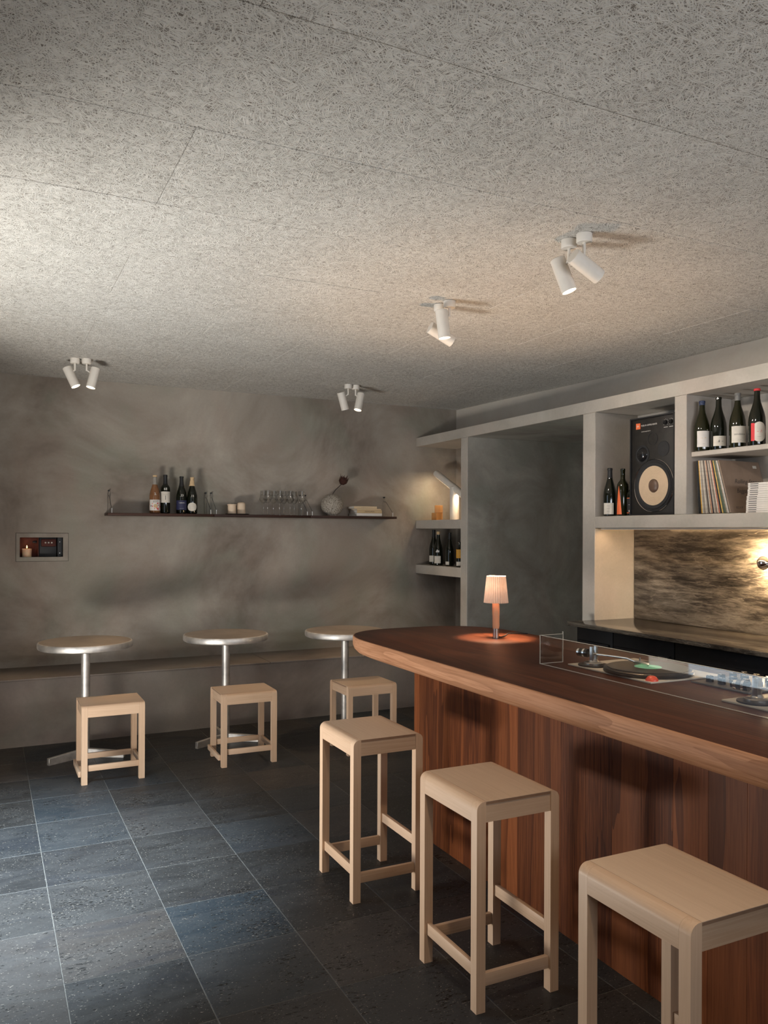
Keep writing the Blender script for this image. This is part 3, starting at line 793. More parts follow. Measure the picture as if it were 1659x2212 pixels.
# =================================================================== BOTTLES
PROF = {
 'burgundy': [(0.0, 0.004), (0.030, 0.0), (0.0405, 0.004), (0.0415, 0.012), (0.0415, 0.125), (0.0395, 0.150), (0.034, 0.175), (0.026, 0.200), (0.0185, 0.225), (0.0152, 0.245), (0.0142, 0.270), (0.0140, 0.282), (0.0158, 0.283), (0.0158, 0.294), (0.0140, 0.296), (0.0105, 0.296)],
 'bordeaux': [(0.0, 0.004), (0.028, 0.0), (0.0365, 0.004), (0.0375, 0.012), (0.0375, 0.185), (0.0355, 0.200), (0.028, 0.214), (0.019, 0.224), (0.0148, 0.236), (0.0142, 0.280), (0.0155, 0.284), (0.0155, 0.297), (0.0138, 0.299), (0.0105, 0.299)],
}
def bottle(lab, loc, kind='burgundy', h=0.296, glass='bottle', face=0.0, cap=None, capz=0.235, cap_over=True, lbl=None, dscale=1.0, grp=None, neck=None, extras=()):
    """face: angle (about Z) the label looks towards, 0 = towards -Y"""
    P = PROF[kind]; k = h / P[-1][1]
    P = [(r * dscale, z * k) for r, z in P]
    t = thing('wine_bottle', lab, 'bottle', loc, face, grp)
    MB().lathe(P, 30).done('glass', M[glass], t)
    def rad(z):
        for (r0, z0), (r1, z1) in zip(P[2:], P[3:]):
            if z0 <= z <= z1 and z1 > z0: return r0 + (r1 - r0) * (z - z0) / (z1 - z0)
        return P[-1][0]
    if neck:
        n0, n1, nm = neck
        pr = [(rad(n0 + (n1 - n0) * q / 8) + 0.0004, n0 + (n1 - n0) * q / 8) for q in range(9)]
        MB().lathe(pr, 24).done('neck', M[nm], t)
    if cap:
        z0 = capz * k; zz = sorted({z0, *[z for r, z in P[8:] if z > z0]})
        pr = [(rad(z) + 0.0007, z) for z in zz] + [(0.0, h + 0.0008)]
        MB().lathe(pr, 24).done('capsule', M[cap], t)
    if lbl:
        for L in lbl:
            m_, z0, z1, half, shape = L
            R = rad((z0 + z1) / 2) + 0.0007
            mb = MB(); bm = mb.bm; mi = mb.mi(M[m_])
            nseg = 14
            if shape == 'rect':
                cols = []
                for q in range(nseg + 1):
                    a = -PI / 2 - half + 2 * half * q / nseg
                    cols.append([bm.verts.new((R * math.cos(a), R * math.sin(a), z)) for z in (z0, z1)])
            elif shape == 'round':
                cols = []
                for q in range(nseg + 1):
                    u = -1 + 2 * q / nseg; a = -PI / 2 + half * u; s_ = math.sqrt(max(0, 1 - u * u)) + 0.02
                    c = (z0 + z1) / 2; hh = (z1 - z0) / 2 * s_
                    cols.append([bm.verts.new((R * math.cos(a), R * math.sin(a), z)) for z in (c - hh, c + hh)])
            else:  # flame: pointed upward
                cols = []
                for q in range(nseg + 1):
                    u = -1 + 2 * q / nseg; a = -PI / 2 + half * u
                    cols.append([bm.verts.new((R * math.cos(a), R * math.sin(a), z)) for z in (z0, z0 + (z1 - z0) * (1 - abs(u) ** 1.3) + 0.002)])
            for A, B in zip(cols, cols[1:]):
                f = bm.faces.new((A[0], B[0], B[1], A[1])); f.material_index = mi
            mb.done('label_paper', None, t)
    for e in extras:
        body, size, m_, z = e[:4]; R = rad(z) + 0.0013
        o = text('lettering', body, size, M[m_], t, (0, 0, z), (PI / 2, 0, 0), bend=R, shear=e[4] if len(e) > 4 else 0.0)
        if len(e) > 5: o.rotation_euler = (PI / 2, 0, e[5])
    return t
G1 = 'bottles on the walnut wall shelf'
def blossom(t, R, z0, z1, half, seed):
    rnd = random.Random(seed)
    for mname, n in (('red_paper', 16), ('orange', 8), ('navy', 5)):
        mb = MB(); bm = mb.bm
        for _ in range(n):
            a = -PI / 2 + rnd.uniform(-half, half) * 0.92; z = rnd.uniform(z0 + 0.005, z1 - 0.022); r = rnd.uniform(0.003, 0.0065)
            vs = []
            for q in range(7):
                th = 2 * PI * q / 7; rr = r * rnd.uniform(0.6, 1.1)
                aa = a + rr * math.cos(th) / R
                vs.append(bm.verts.new((R * math.cos(aa), R * math.sin(aa), z + rr * math.sin(th))))
            bm.faces.new(vs)
        mb.done('label_print', M[mname], t)
b1 = bottle('clear bottle of rose wine with a red and white floral JOY label', (1.184, 6.470, SHT), 'burgundy', 0.298, 'rose', -0.05,
            lbl=[('paper_white', 0.022, 0.106, 1.25, 'rect')], grp=G1, neck=(0.225, 0.283, 'clear_neck'), cap='kraft', capz=0.283,
            extras=[('JOY', 0.022, 'dark_print', 0.092), ('2.', 0.024, 'white_print', 0.150)])
blossom(b1, 0.0426, 0.024, 0.104, 1.2, 3)
mb = MB(); mb.rod((0, -0.0424, 0.058), (0, -0.0432, 0.058), 0.014, 20); mb.done('label_seal', M['paper_tan'], b1)
bottle('dark straight-shouldered wine bottle numbered 68 with a tall white label', (1.268, 6.488, SHT), 'bordeaux', 0.305, 'bottle', -0.15,
       cap='black', capz=0.225, lbl=[('paper', 0.085, 0.172, 1.2, 'rect')], grp=G1,
       extras=[('68', 0.026, 'white_print', 0.192), ('-----^-----', 0.010, 'dark_print', 0.148), ('I', 0.05, 'grey_foil', 0.122)])
bottle('dark wine bottle numbered 23 with a dark blue label', (1.392, 6.475, SHT), 'burgundy', 0.296, 'bottle', -0.15,
       cap='black', capz=0.215, lbl=[('navy', 0.030, 0.105, 1.25, 'rect')], grp=G1,
       extras=[('.23', 0.024, 'white_print', 0.143), ('~vvvn~', 0.018, 'white_print', 0.086, 0.3), ('----------', 0.010, 'white_print', 0.042)])
b4 = bottle('dark wine bottle numbered 15 with a round tan label and kraft paper cap', (1.475, 6.472, SHT), 'burgundy', 0.292, 'bottle', -0.2,
       cap='kraft', capz=0.226, lbl=[('paper', 0.022, 0.088, 0.95, 'round')], grp=G1,
       extras=[('.15', 0.024, 'white_print', 0.140), ('- - - - -', 0.010, 'dark_print', 0.062), ('~ ~', 0.010, 'dark_print', 0.074)])
mb = MB(); mb.lathe([(0.0235, 0.222), (0.019, 0.232), (0.0175, 0.250), (0.0178, 0.262)], 9, None, None, (0, 2 * PI), lambda r, z, j: r * (1 + 0.22 * ((j % 3) - 1) * (0.27 - z) / 0.05 * 0.8))
mb.done('paper_skirt', M['kraft'], b4)

# candles on a tray
tr = tag(MB().lathe([(0, 0.0), (0.088, 0.0), (0.098, 0.004), (0.099, 0.006), (0.088, 0.004), (0, 0.003)], 40).done('tray', M['black'], None, (1.845, 6.478, SHT)),
         'thin black round tray under the two candles on the wall shelf', 'tray')
candle('candle', 'shorter cream pillar candle with a melted rim on the black tray', (1.800, 6.478, SHT + 0.0045), 0.0335, 0.080, False, False)
candle('candle', 'taller domed cream pillar candle on the black tray', (1.880, 6.480, SHT + 0.0045), 0.0335, 0.097, True, False)

# wine glasses
def make_glass():
    t = thing('wine_glass', '', 'glass')
    MB().lathe([(0.0335, 0.0), (0.0335, 0.0008), (0.012, 0.004), (0.0055, 0.010)], 28).done('foot', M['wineglass'], t)
    MB().lathe([(0.0055, 0.010), (0.0036, 0.02), (0.0034, 0.085), (0.0052, 0.097)], 14).done('stem', M['glass_stem'], t)
    MB().lathe([(0.0052, 0.097), (0.012, 0.100), (0.024, 0.112), (0.0345, 0.128), (0.0365, 0.134), (0.0335, 0.140), (0.0290, 0.150), (0.0265, 0.170), (0.0250, 0.205), (0.0244, 0.205), (0.0258, 0.170), (0.0283, 0.150), (0.0327, 0.140), (0.0355, 0.134), (0.0338, 0.1285), (0.0235, 0.1128), (0.011, 0.1015), (0, 0.0995)], 32).done('bowl', M['wineglass'], t)
    MB().path([(0.0262 * math.cos(a), 0.0262 * math.sin(a), 0.166 + 0.0035 * math.sin(5 * a)) for a in [PI * 1.15 + 0.7 * PI * q / 16 for q in range(17)]], 0.0011, 5).done('print', M['dark_print'], t)
    return t
M['glass_stem'] = thin_glass('glass_stem', (0.93, 0.925, 0.91), 2.6)
gp = make_glass()
spots = [(2.098, 6.468, 'wine glass at the front left end of the row on the wall shelf'), (2.204, 6.468, 'second wine glass from the left in the front row'),
         (2.296, 6.468, 'third wine glass from the left in the front row'), (2.396, 6.466, 'wine glass at the front right end, beside the shelf bracket'),
         (2.088, 6.545, 'wine glass at the back left end of the row'), (2.176, 6.545, 'second wine glass from the left in the back row'),
         (2.268, 6.545, 'third wine glass from the left in the back row'), (2.360, 6.545, 'wine glass at the back right end of the row')]
for k, (x, y, lab) in enumerate(spots):
    o = gp if k == 0 else copy_tree(gp)
    o.location = (x, y, SHT); o.rotation_euler = (0, 0, -0.35 + 0.1 * (k % 3)); tag(o, 'clear ' + lab, 'glass', 'wine glasses on the wall shelf')

# vase and flower
va = thing('vase', 'round speckled stoneware vase on the walnut wall shelf', 'vase', (2.684, 6.48, SHT))
R = 0.098
pr = [(0, 0.002), (0.045, 0.0)] + [(R * math.sin(a), R * 0.965 - R * 0.99 * math.cos(a)) for a in [0.52 + (PI - 0.52 - 0.16) * q / 22 for q in range(23)]]
pr += [(0.012, R * 1.90), (0.010, R * 1.6)]
MB().lathe(pr, 48).done('body', M['speckle'], va)
fl_ = thing('dried_protea', 'single dried dark red protea flower leaning out of the speckled vase', 'flower', (2.684, 6.48, SHT + 0.17))
tip = Vector((0.085, -0.005, 0.105)); ax = Vector((0.42, 0.0, 0.9)).normalized()
MB().path([(0.0, 0, -0.04), (0.004, 0, 0.02), (0.032, -0.002, 0.058), (0.062, -0.004, 0.085), tuple(tip)], 0.0032, 7).done('stem', M['stem'], fl_)
T = Matrix.Translation(tip) @ ax.to_track_quat('Z', 'Y').to_matrix().to_4x4()
MB().lathe([(0, -0.002), (0.018, 0.004), (0.030, 0.020), (0.033, 0.038), (0.027, 0.055), (0.014, 0.064), (0, 0.066)], 18, None, T).done('flower_head', M['protea'], fl_)
rnd = random.Random(4)
for k in range(26):
    a = 2 * PI * k / 13 + (0.24 if k > 12 else 0); rr = 1.0 if k < 13 else 1.10
    out = rnd.uniform(0.9, 1.35) * rr; hgt = rnd.uniform(0.062, 0.084)
    cs, sn = math.cos(a), math.sin(a)
    mb = MB(); bm = mb.bm
    pts = [(0.016, 0.0, 0.006), (0.033 * rr, 0.022, 0.006), (0.036 * rr, 0.045, 0.005), (0.033 * out, hgt, 0.001)]
    L_, Rr = [], []
    for r_, z_, hw in pts:
        L_.append(bm.verts.new((r_ * cs - hw * sn, r_ * sn + hw * cs, z_))); Rr.append(bm.verts.new((r_ * cs + hw * sn, r_ * sn - hw * cs, z_)))
    for i in range(3): bm.faces.new((L_[i], Rr[i], Rr[i + 1], L_[i + 1]))
    bmesh.ops.solidify(bm, geom=bm.faces[:], thickness=0.0012)
    mb.xf(T).done('petal', M['protea'], fl_)

# books on the wall shelf
def book(lab, loc, L, D, H, cover, rz=0.0, title=None, grp='books lying on the wall shelf'):
    t = thing('book', lab, 'book', loc, rz, grp)
    mb = MB(); mb.box(-L / 2, L / 2, -D / 2, D / 2, 0, 0.0016, bev=0.0005, seg=1); mb.box(-L / 2, L / 2, -D / 2, D / 2, H - 0.0016, H, bev=0.0005, seg=1)
    mb.box(-L / 2, L / 2, -D / 2, -D / 2 + 0.0016, 0.0017, H - 0.0017); mb.done('cover', M[cover], t)
    box('pages', M['paper_white'], t, -L / 2 + 0.003, L / 2 - 0.003, -D / 2 + 0.002, D / 2 - 0.003, 0.0017, H - 0.0017)
    if title: text('lettering', title, H * 0.6, M['dark_print'], t, (0, -D / 2 - 0.0005, H / 2), (PI / 2, 0, 0), width=L * 0.38)
z = SHT
for (lab, x, L, D, H, cover, rz, title) in (
        ('white book at the bottom of the stack on the wall shelf', 3.005, 0.245, 0.165, 0.026, 'paper_white', 0.03, None),
        ('tan book with dark spine lettering, second from the bottom of the stack', 3.010, 0.240, 0.16, 0.027, 'paper_tan', 0.0, 'LESLIE WILLIAMSON'),
        ('thin pale tan book, third from the bottom of the stack', 3.002, 0.235, 0.165, 0.011, 'paper_cream', 0.02, None),
        ('cream book on top of the stack on the wall shelf', 2.975, 0.215, 0.16, 0.021, 'paper_cream', -0.05, '------- -- -')):
    book(lab, (x, 6.495, z), L, D, H, cover, rz, title); z += H + 0.0004

# =================================================================== LEFT SHELVES (beside the passage)
lp = thing('tube_lamp', 'white lamp of two leaning tubes, lit along the underside, on the left shelf', 'lamp', (3.70, 6.13, 1.592))
MB().lathe([(0, 0), (0.041, 0), (0.041, 0.29), (0, 0.31)], 28).done('post', M['white_paint'], lp)
p0, p1 = Vector((0.0, 0.335, 0.435)), Vector((0.0, -0.245, 0.170))
d = (p1 - p0).normalized()
mb = MB(); T = Matrix.Translation(p0) @ d.to_track_quat('Z', 'Y').to_matrix().to_4x4(); Lt = (p1 - p0).length
mb.lathe([(0, 0), (0.018, 0.0015), (0.029, 0.012), (0.031, 0.03), (0.031, Lt - 0.01), (0.026, Lt), (0, Lt)], 24, None, T)
tube = mb.done('tube', M['white_paint'], lp)
nrm = Vector((0, 0.415, -0.91))
nrm = Vector((0, d.z, -d.y)); nrm = -nrm if nrm.z > 0 else nrm
mb = MB(); bm = mb.bm
c0, c1 = p0 + d * 0.03 + nrm * 0.0325, p1 - d * 0.03 + nrm * 0.0325
side = Vector((1, 0, 0)) * 0.007
q = [bm.verts.new(v) for v in (c0 - side, c0 + side, c1 + side, c1 - side)]
bm.faces.new(q); mb.done('light_strip', M['strip_glow'], lp)
mid = Vector((3.70, 6.13, 1.592)) + (c0 * 0.55 + c1 * 0.45) + nrm * 0.006
al = bpy.data.lights.new('tube_lamp_light', 'AREA'); al.shape = 'RECTANGLE'; al.size = 0.012; al.size_y = Lt - 0.08; al.energy = 2.5; al.color = (1.0, 0.76, 0.50)
ao = bpy.data.objects.new('tube_lamp_light', al); COL.objects.link(ao)
zz = -nrm; yv = d; xv = yv.cross(zz)
ao.matrix_world = Matrix.Translation(mid) @ Matrix((xv, yv, zz)).transposed().to_4x4()

tag(MB().box(-0.036, 0.036, -0.036, 0.036, 0, 0.066, bev=0.002).done('wooden_block', M['oak_block'], None, (3.665, 6.372, 1.5925), (0, 0, 0.15)),
    'small orange-brown wooden block, lower of the two beside the tube lamp', 'block', 'wooden blocks')
tag(MB().box(-0.036, 0.036, -0.036, 0.036, 0, 0.066, bev=0.002).done('wooden_block', M['oak_block'], None, (3.668, 6.350, 1.659), (0, 0, -0.5)),
    'small orange-brown wooden block, turned on top of the other block', 'block', 'wooden blocks')
G2 = 'bottles on the lower left shelf'
bottle('dark wine bottle behind another at the left of the lower shelf, white label', (3.665, 6.432, 1.1865), 'burgundy', 0.318, 'bottle', -0.75, cap='black', lbl=[('paper', 0.028, 0.085, 1.0, 'rect')], grp=G2)
bottle('dark wine bottle with gold cap and white triangle and label, lower shelf front', (3.640, 6.305, 1.1865), 'burgundy', 0.302, 'bottle', -0.75, cap='kraft', capz=0.27, lbl=[('paper', 0.020, 0.085, 0.75, 'rect'), ('paper_white', 0.118, 0.142, 0.35, 'flame')], grp=G2)
bottle('slim dark wine bottle alone in the middle of the lower left shelf', (3.665, 6.150, 1.1865), 'burgundy', 0.294, 'bottle', -1.15, lbl=[('paper', 0.010, 0.040, 0.5, 'rect')], dscale=0.93, cap='black', grp=G2)
bottle('short dark bottle with yellow label half hidden by the partition edge', (3.655, 5.968, 1.1865), 'bordeaux', 0.215, 'bottle', -0.6, lbl=[('yellow', 0.075, 0.15, 1.0, 'rect'), ('paper', 0.008, 0.045, 0.9, 'rect')], dscale=0.85, grp=G2) if M.setdefault('yellow', plain('yellow_label', (0.60, 0.30, 0.03), 0.6)) else None

# =================================================================== SPEAKER NICHE
spk = thing('loudspeaker', 'large black studio loudspeaker with cream woofer cone in the niche', 'speaker', (3.602, 3.682, 1.5905))
HW, SHh = 0.181, 0.60
box('cabinet', M['cabinet'], spk, 0.012, 0.30, -HW, HW, 0, SHh, bev=0.003)
mb = MB()
for a in ((-HW, -HW + 0.008, 0, SHh), (HW - 0.008, HW, 0, SHh), (-HW + 0.008, HW - 0.008, 0, 0.008), (-HW + 0.008, HW - 0.008, SHh - 0.008, SHh)):
    mb.box(0.0, 0.0118, a[0], a[1], a[2], a[3])
mb.done('front_frame', M['black'], spk)
FT = Matrix.Rotation(-PI / 2, 4, 'Y')          # lathe axis -> -X
def disc(name, y, z, prof, m, parent, n=48):
    return MB().lathe(prof, n, None, Matrix.Translation((0.012, y, z)) @ FT).done(name, m, parent)
wy, wz = -0.012, 0.178
wf = disc('woofer', wy, wz, [(0, 0.003), (0.150, 0.003), (0.150, 0.0005), (0.1625, 0.0005), (0.1625, 0.0)], M['black'], spk, 64)
disc('chrome_ring', wy, wz, [(0.1575, 0.0008), (0.1575, 0.005), (0.1592, 0.0065), (0.1608, 0.005), (0.1608, 0.0008)], M['chrome'], wf, 64)
disc('surround', wy, wz, [(0.118, 0.004), (0.124, 0.009), (0.132, 0.0105), (0.139, 0.009), (0.1425, 0.004)], M['rubber'], wf, 64)
pc = []
for q in range(25):
    r_ = 0.119 - (0.119 - 0.040) * q / 24; pc.append((r_, 0.0065 - 0.001 * q / 24 + (0.0012 if q % 2 else 0.0)))
disc('cone', wy, wz, pc, M['cone'], wf, 64)
disc('dust_cap', wy - 0.004, wz - 0.002, [(0.041, 0.005), (0.036, 0.012), (0.022, 0.018), (0, 0.0205)], M['bronze'] if 'bronze' in M else M.setdefault('bronze', plain('dark_bronze_cap', (0.11, 0.065, 0.045), 0.4)), wf)
md = disc('midrange', 0.085, 0.372, [(0.058, 0.0), (0.058, 0.003), (0.047, 0.004), (0.044, 0.002), (0, 0.001)], M['black'], spk)
disc('dome', 0.085, 0.372, [(0.043, 0.002), (0.036, 0.012), (0.022, 0.020), (0, 0.024)], M['black_gloss'], md)
disc('port', 0.0, 0.462, [(0.040, 0.0), (0.040, 0.002), (0.036, 0.002), (0.035, -0.0005), (0, -0.0005)], M['black'], spk)
tw = disc('tweeter', -0.088, 0.395, [(0.046, 0.0), (0.046, 0.002), (0.042, 0.0035), (0.038, 0.0025), (0.030, 0.004), (0.024, 0.0025), (0.016, 0.004), (0, 0.006)], M['rubber'], spk)
lg = box('logo_badge', M['orange'], spk, 0.0085, 0.0118, 0.101, 0.137, 0.531, 0.567)
text('lettering', 'JBL', 0.015, M['white_print'], lg, (0.008, 0.119, 0.549), (PI / 2, 0, -PI / 2), width=0.022)
text('lettering', 'MODEL 4311 CONTROL MONITOR', 0.013, M['white_print'], spk, (0.0112, 0.030, 0.549), (PI / 2, 0, -PI / 2), width=0.13)
text('lettering', 'James B. Lansing Sound, Inc.', 0.008, M['white_print'], spk, (0.0112, 0.055, 0.513), (PI / 2, 0, -PI / 2), width=0.075)
for ky in (-0.105, -0.148):
    kn = disc('dial', ky, 0.548, [(0.013, 0.0), (0.012, 0.012), (0, 0.013)], M['black_gloss'], spk, 20)
    mb = MB()
    for q in range(9):
        a = math.radians(-40 + 260 * q / 8); mb.box(0.0105, 0.0118, ky + 0.0195 * math.cos(a) - 0.001, ky + 0.0195 * math.cos(a) + 0.001, 0.548 + 0.0195 * math.sin(a) - 0.001, 0.548 + 0.0195 * math.sin(a) + 0.001)
    mb.box(0.0105, 0.0118, ky - 0.015, ky + 0.015, 0.519, 0.5215)
    mb.done('scale', M['white_print'], kn)
G3 = 'bottles beside the loudspeaker'
bottle('dark wine bottle with small grey label at the left of the speaker niche', (3.635, 4.078, 1.5905), 'burgundy', 0.312, 'bottle', -0.98, cap='black', lbl=[('paper', 0.012, 0.085, 0.85, 'rect')], grp=G3, extras=[('o o', 0.012, 'grey_foil', 0.068), ('o o', 0.012, 'grey_foil', 0.050), ('o o', 0.012, 'grey_foil', 0.032)])
bottle('dark bottle with an orange flame-shaped label, second in the speaker niche', (3.650, 3.975, 1.5905), 'bordeaux', 0.302, 'bottle_green', -1.45, lbl=[('orange', 0.010, 0.190, 0.55, 'flame')], grp=G3)
bottle('short black bottle with orange bands half behind the speaker', (3.648, 3.896, 1.5905), 'bordeaux', 0.215, 'bottle', -0.75, dscale=0.75, lbl=[('black', 0.02, 0.11, 1.2, 'rect'), ('orange', 0.108, 0.113, 1.25, 'rect'), ('orange', 0.016, 0.021, 1.25, 'rect'), ('paper_white', 0.024, 0.036, 0.6, 'rect')], grp=G3, extras=[('~~~', 0.022, 'white_print', 0.07)])

# =================================================================== UPPER BOTTLES
G4 = 'bottles on the board of the right niche'
ub = [(3.640, 3.330, 0.286, 'bottle_green', 'olive-green wine bottle with blue cap and white label, leftmost on the niche board', 'blue_wax', 0.27, [('paper_white', 0.022, 0.112, 0.85, 'rect')], [('~ >', 0.02, 'kraft', 0.072), ('---', 0.012, 'grey_foil', 0.040)]),
      (3.680, 3.250, 0.299, 'bottle', 'black sparkling wine bottle with a low white label, second on the niche board', None, 0, [('paper', 0.022, 0.078, 0.9, 'rect')], [('& ~', 0.020, 'dark_print', 0.048, 0.3), ('-----', 0.010, 'dark_print', 0.068)]),
      (3.680, 3.122, 0.302, 'bottle_green', 'wine bottle with grey cap, purple band and cream label, third on the niche board', 'grey_foil', 0.255, [('paper', 0.028, 0.118, 1.0, 'rect')], [('tendance', 0.016, 'dark_print', 0.074, 0.25), ('~ ~~', 0.010, 'dark_print', 0.045)]),
      (3.680, 2.998, 0.307, 'bottle', 'wine bottle with red cap and round red and white label, fourth on the niche board', 'red_paper', 0.284, [('paper', 0.022, 0.125, 0.95, 'round')], [('~ /\\', 0.020, 'red_paper', 0.075, 0.2), ('-----', 0.012, 'dark_print', 0.048)]),
      (3.680, 2.865, 0.300, 'bottle', 'wine bottle at the right edge of the picture, only its side in view', None, 0, [('paper', 0.03, 0.115, 1.0, 'rect')], [])]
for x, y, h, gl, lab, cap, cz, lb, ex in ub:
    t = bottle(lab, (x, y, 1.9455), 'burgundy', h, gl, 0.85 - PI / 2 + 0.0 + (PI / 2 - 1.35), cap=cap, capz=cz, lbl=lb, dscale=1.04, grp=G4, extras=ex)
    t.rotation_euler = (0, 0, -0.62)
    if cap == 'grey_foil':
        MB().lathe([(0.0162, 0.236), (0.0158, 0.246)], 24).done('neck_band', M['purple'], t)
    if cap == 'red_paper':
        mb = MB(); bm = mb.bm; R_ = 0.0415 * 1.04 + 0.001
        cols = [[bm.verts.new((R_ * math.cos(a), R_ * math.sin(a), z)) for z in (0.026, 0.120)] for a in [-PI / 2 - 0.98 + 0.45 * q / 6 for q in range(7)]]
        for A, B in zip(cols, cols[1:]): bm.faces.new((A[0], B[0], B[1], A[1]))
        mb.done('label_stripe', M['red_paper'], t)

# =================================================================== RECORDS, MAGAZINES
rnd = random.Random(11)
pal = [(0.02, 0.02, 0.02), (0.02, 0.02, 0.022), (0.62, 0.36, 0.07), (0.50, 0.46, 0.40), (0.30, 0.25, 0.20), (0.55, 0.50, 0.44), (0.42, 0.37, 0.31), (0.10, 0.08, 0.07), (0.50, 0.44, 0.37),
       (0.55, 0.30, 0.18), (0.06, 0.05, 0.05), (0.45, 0.40, 0.34), (0.26, 0.21, 0.17), (0.62, 0.55, 0.46), (0.55, 0.20, 0.12), (0.04, 0.04, 0.045), (0.60, 0.40, 0.12), (0.08, 0.10, 0.07), (0.10, 0.13, 0.09), (0.34, 0.28, 0.22), (0.55, 0.52, 0.48)]
cn = {0: 'black', 1: 'black', 2: 'yellow'}
N = len(pal)
sl = MB().box(0, 0.312, -0.0035, 0.0035, 0, 0.308, bev=0.001, seg=1)
proto_me = None
for k, c in enumerate(pal):
    f = k / (N - 1)
    m_ = plain('record_sleeve_card', c, 0.5, mottle=0.25, scale=60)
    tone = 'black' if max(c) < 0.06 else 'yellow' if c[2] < 0.13 and c[0] > 0.5 and c[1] > 0.3 else 'red-orange' if c[0] > 0.5 and c[1] < 0.35 else 'dark green' if c[1] > c[0] and max(c) < 0.2 else 'dark brown' if max(c) < 0.15 else 'brown' if max(c) < 0.36 else 'cream'
    o = MB().box(0, 0.312, -0.0035, 0.0035, 0, 0.300, bev=0.001, seg=1).done('record_sleeve', m_, None,
        (3.612 + rnd.uniform(0, 0.004), 3.326 - 0.203 * f, 1.5905 + 0.0035), (0, 0, 0))
    lean = math.radians(-4.0 - 11.5 * f)
    o.rotation_euler = (lean, 0, 0)
    tag(o, '%s record sleeve, number %s from the left in the leaning row below the bottles' % (tone, ['one', 'two', 'three', 'four', 'five', 'six', 'seven', 'eight', 'nine', 'ten', 'eleven', 'twelve', 'thirteen', 'fourteen', 'fifteen', 'sixteen', 'seventeen', 'eighteen', 'nineteen', 'twenty', 'twenty-one'][k]), 'record', 'record sleeves in the right niche')
o = MB().box(0, 0.315, -0.004, 0.004, 0, 0.302, bev=0.001, seg=1).done('record_sleeve', M['sleeve_tan'], None, (3.612, 3.108, 1.5905 + 0.004), (math.radians(-16.2), 0, 0))
tag(o, 'brown record sleeve with script lettering, front face showing, last of the leaning row', 'record', 'record sleeves in the right niche')
text('lettering', 'Rolling Stones', 0.036, M['dark_print'], o, (0.185, -0.0046, 0.180), (PI / 2, 0, 0), 0.45, width=0.21)
text('lettering', 'Beggars Banquet', 0.036, M['dark_print'], o, (0.185, -0.0046, 0.125), (PI / 2, 0, 0), 0.45, width=0.21)
text('lettering', 'R.S.V.P.', 0.018, M['dark_print'], o, (0.075, -0.0046, 0.028), (PI / 2, 0, 0), 0.3)
o2 = MB().box(0.255, 0.285, -0.0046, -0.0041, 0.262, 0.278).done('sticker', M['paper'], o)
z = 1.5905
for k in range(14):
    h = 0.0110
    t = tag(MB().box(-0.105, 0.105, -0.15, 0.15, 0, h, bev=0.0008, seg=1).done('magazine', M['paper_white'], None,
        (3.728 - 0.0016 * k * 0.5 + rnd.uniform(-0.001, 0.001), 2.863 - 0.0012 * k + (0.006 if k < 8 else 0) + rnd.uniform(-0.0015, 0.0015), z), (0, 0, rnd.uniform(-0.012, 0.012))),
        'white paperback in the stack at the right edge, %s' % ('topmost of the stack' if k == 13 else 'lowest of the stack' if k == 0 else '%s from the bottom' % ['', 'second', 'third', 'fourth', 'fifth', 'sixth', 'seventh', 'eighth', 'ninth', 'tenth', 'eleventh', 'twelfth', 'thirteenth'][k]), 'book', 'white paperbacks stacked in the right niche')
    MB().box(-0.1058, -0.1052, 0.085, 0.135, h * 0.35, h * 0.65).done('print', M['dark_print'], t)
    z += h + 0.0003

# =================================================================== SCONCE
sc = thing('wall_sconce', 'glowing silver-tipped globe bulb sconce on the marble backsplash', 'lamp', (3.904, 3.075, 1.320))
XT = Matrix.Rotation(-PI / 2, 4, 'Y')
MB().lathe([(0, 0), (0.045, 0), (0.045, 0.012), (0.02, 0.016), (0.02, 0.028), (0, 0.028)], 28, None, XT).done('base', M['steel'], sc)
rb = 0.040; cx = 0.066
MB().lathe([(rb * math.sin(a), cx - rb * math.cos(a)) for a in [0.35 + (1.72 - 0.35) * q / 12 for q in range(13)]], 32, None, XT).done('bulb', M['bulb_glow'], sc)
MB().lathe([(rb * 1.004 * math.sin(a), cx - rb * 1.004 * math.cos(a)) for a in [1.72 + (PI - 1.72) * q / 14 for q in range(15)]], 32, None, XT).done('mirror_cap', M['chrome'], sc)

# =================================================================== TABLE LAMP
tl = thing('table_lamp', 'small glowing table lamp with pleated shade and wooden stem on the bar', 'lamp', (2.312, 3.422, ZT + 0.0005))
MB().lathe([(0, 0), (0.0155, 0), (0.0155, 0.048), (0, 0.048)], 28).done('base', M['steel'], tl)
MB().lathe([(0, 0.048), (0.0155, 0.048), (0.0175, 0.060), (0.0185, 0.178), (0, 0.178)], 28).done('stem', M['lamp_wood'], tl)
n = 64
mb = MB().lathe([(0.0605, 0.178), (0.0575, 0.205), (0.0475, 0.302), (0.0462, 0.312)], n, None, None, (0, 2 * PI), lambda r, z, j: r + (0.0022 if j % 2 else -0.0016))
sd = mb.done('shade', M['shade'], tl, ang=20)
mb = MB()
for q in range(3):
    a = 2 * PI * q / 3; mb.rod((0.006 * math.cos(a), 0.006 * math.sin(a), 0.200), (0.0585 * math.cos(a), 0.0585 * math.sin(a), 0.190), 0.0012, 6)
mb.rod((0, 0, 0.178), (0, 0, 0.205), 0.010, 14)
mb.done('shade_holder', M['steel'], tl)
MB().path([(0.014, 0.002, 0.006), (0.03, -0.004, 0.0035), (0.06, 0.02, 0.0028), (0.10, 0.055, 0.0028), (0.15, 0.11, 0.0028), (0.205, 0.10, 0.0028), (0.24, 0.06, 0.0028)], 0.0024, 8).done('cord', M['rubber'], tl)
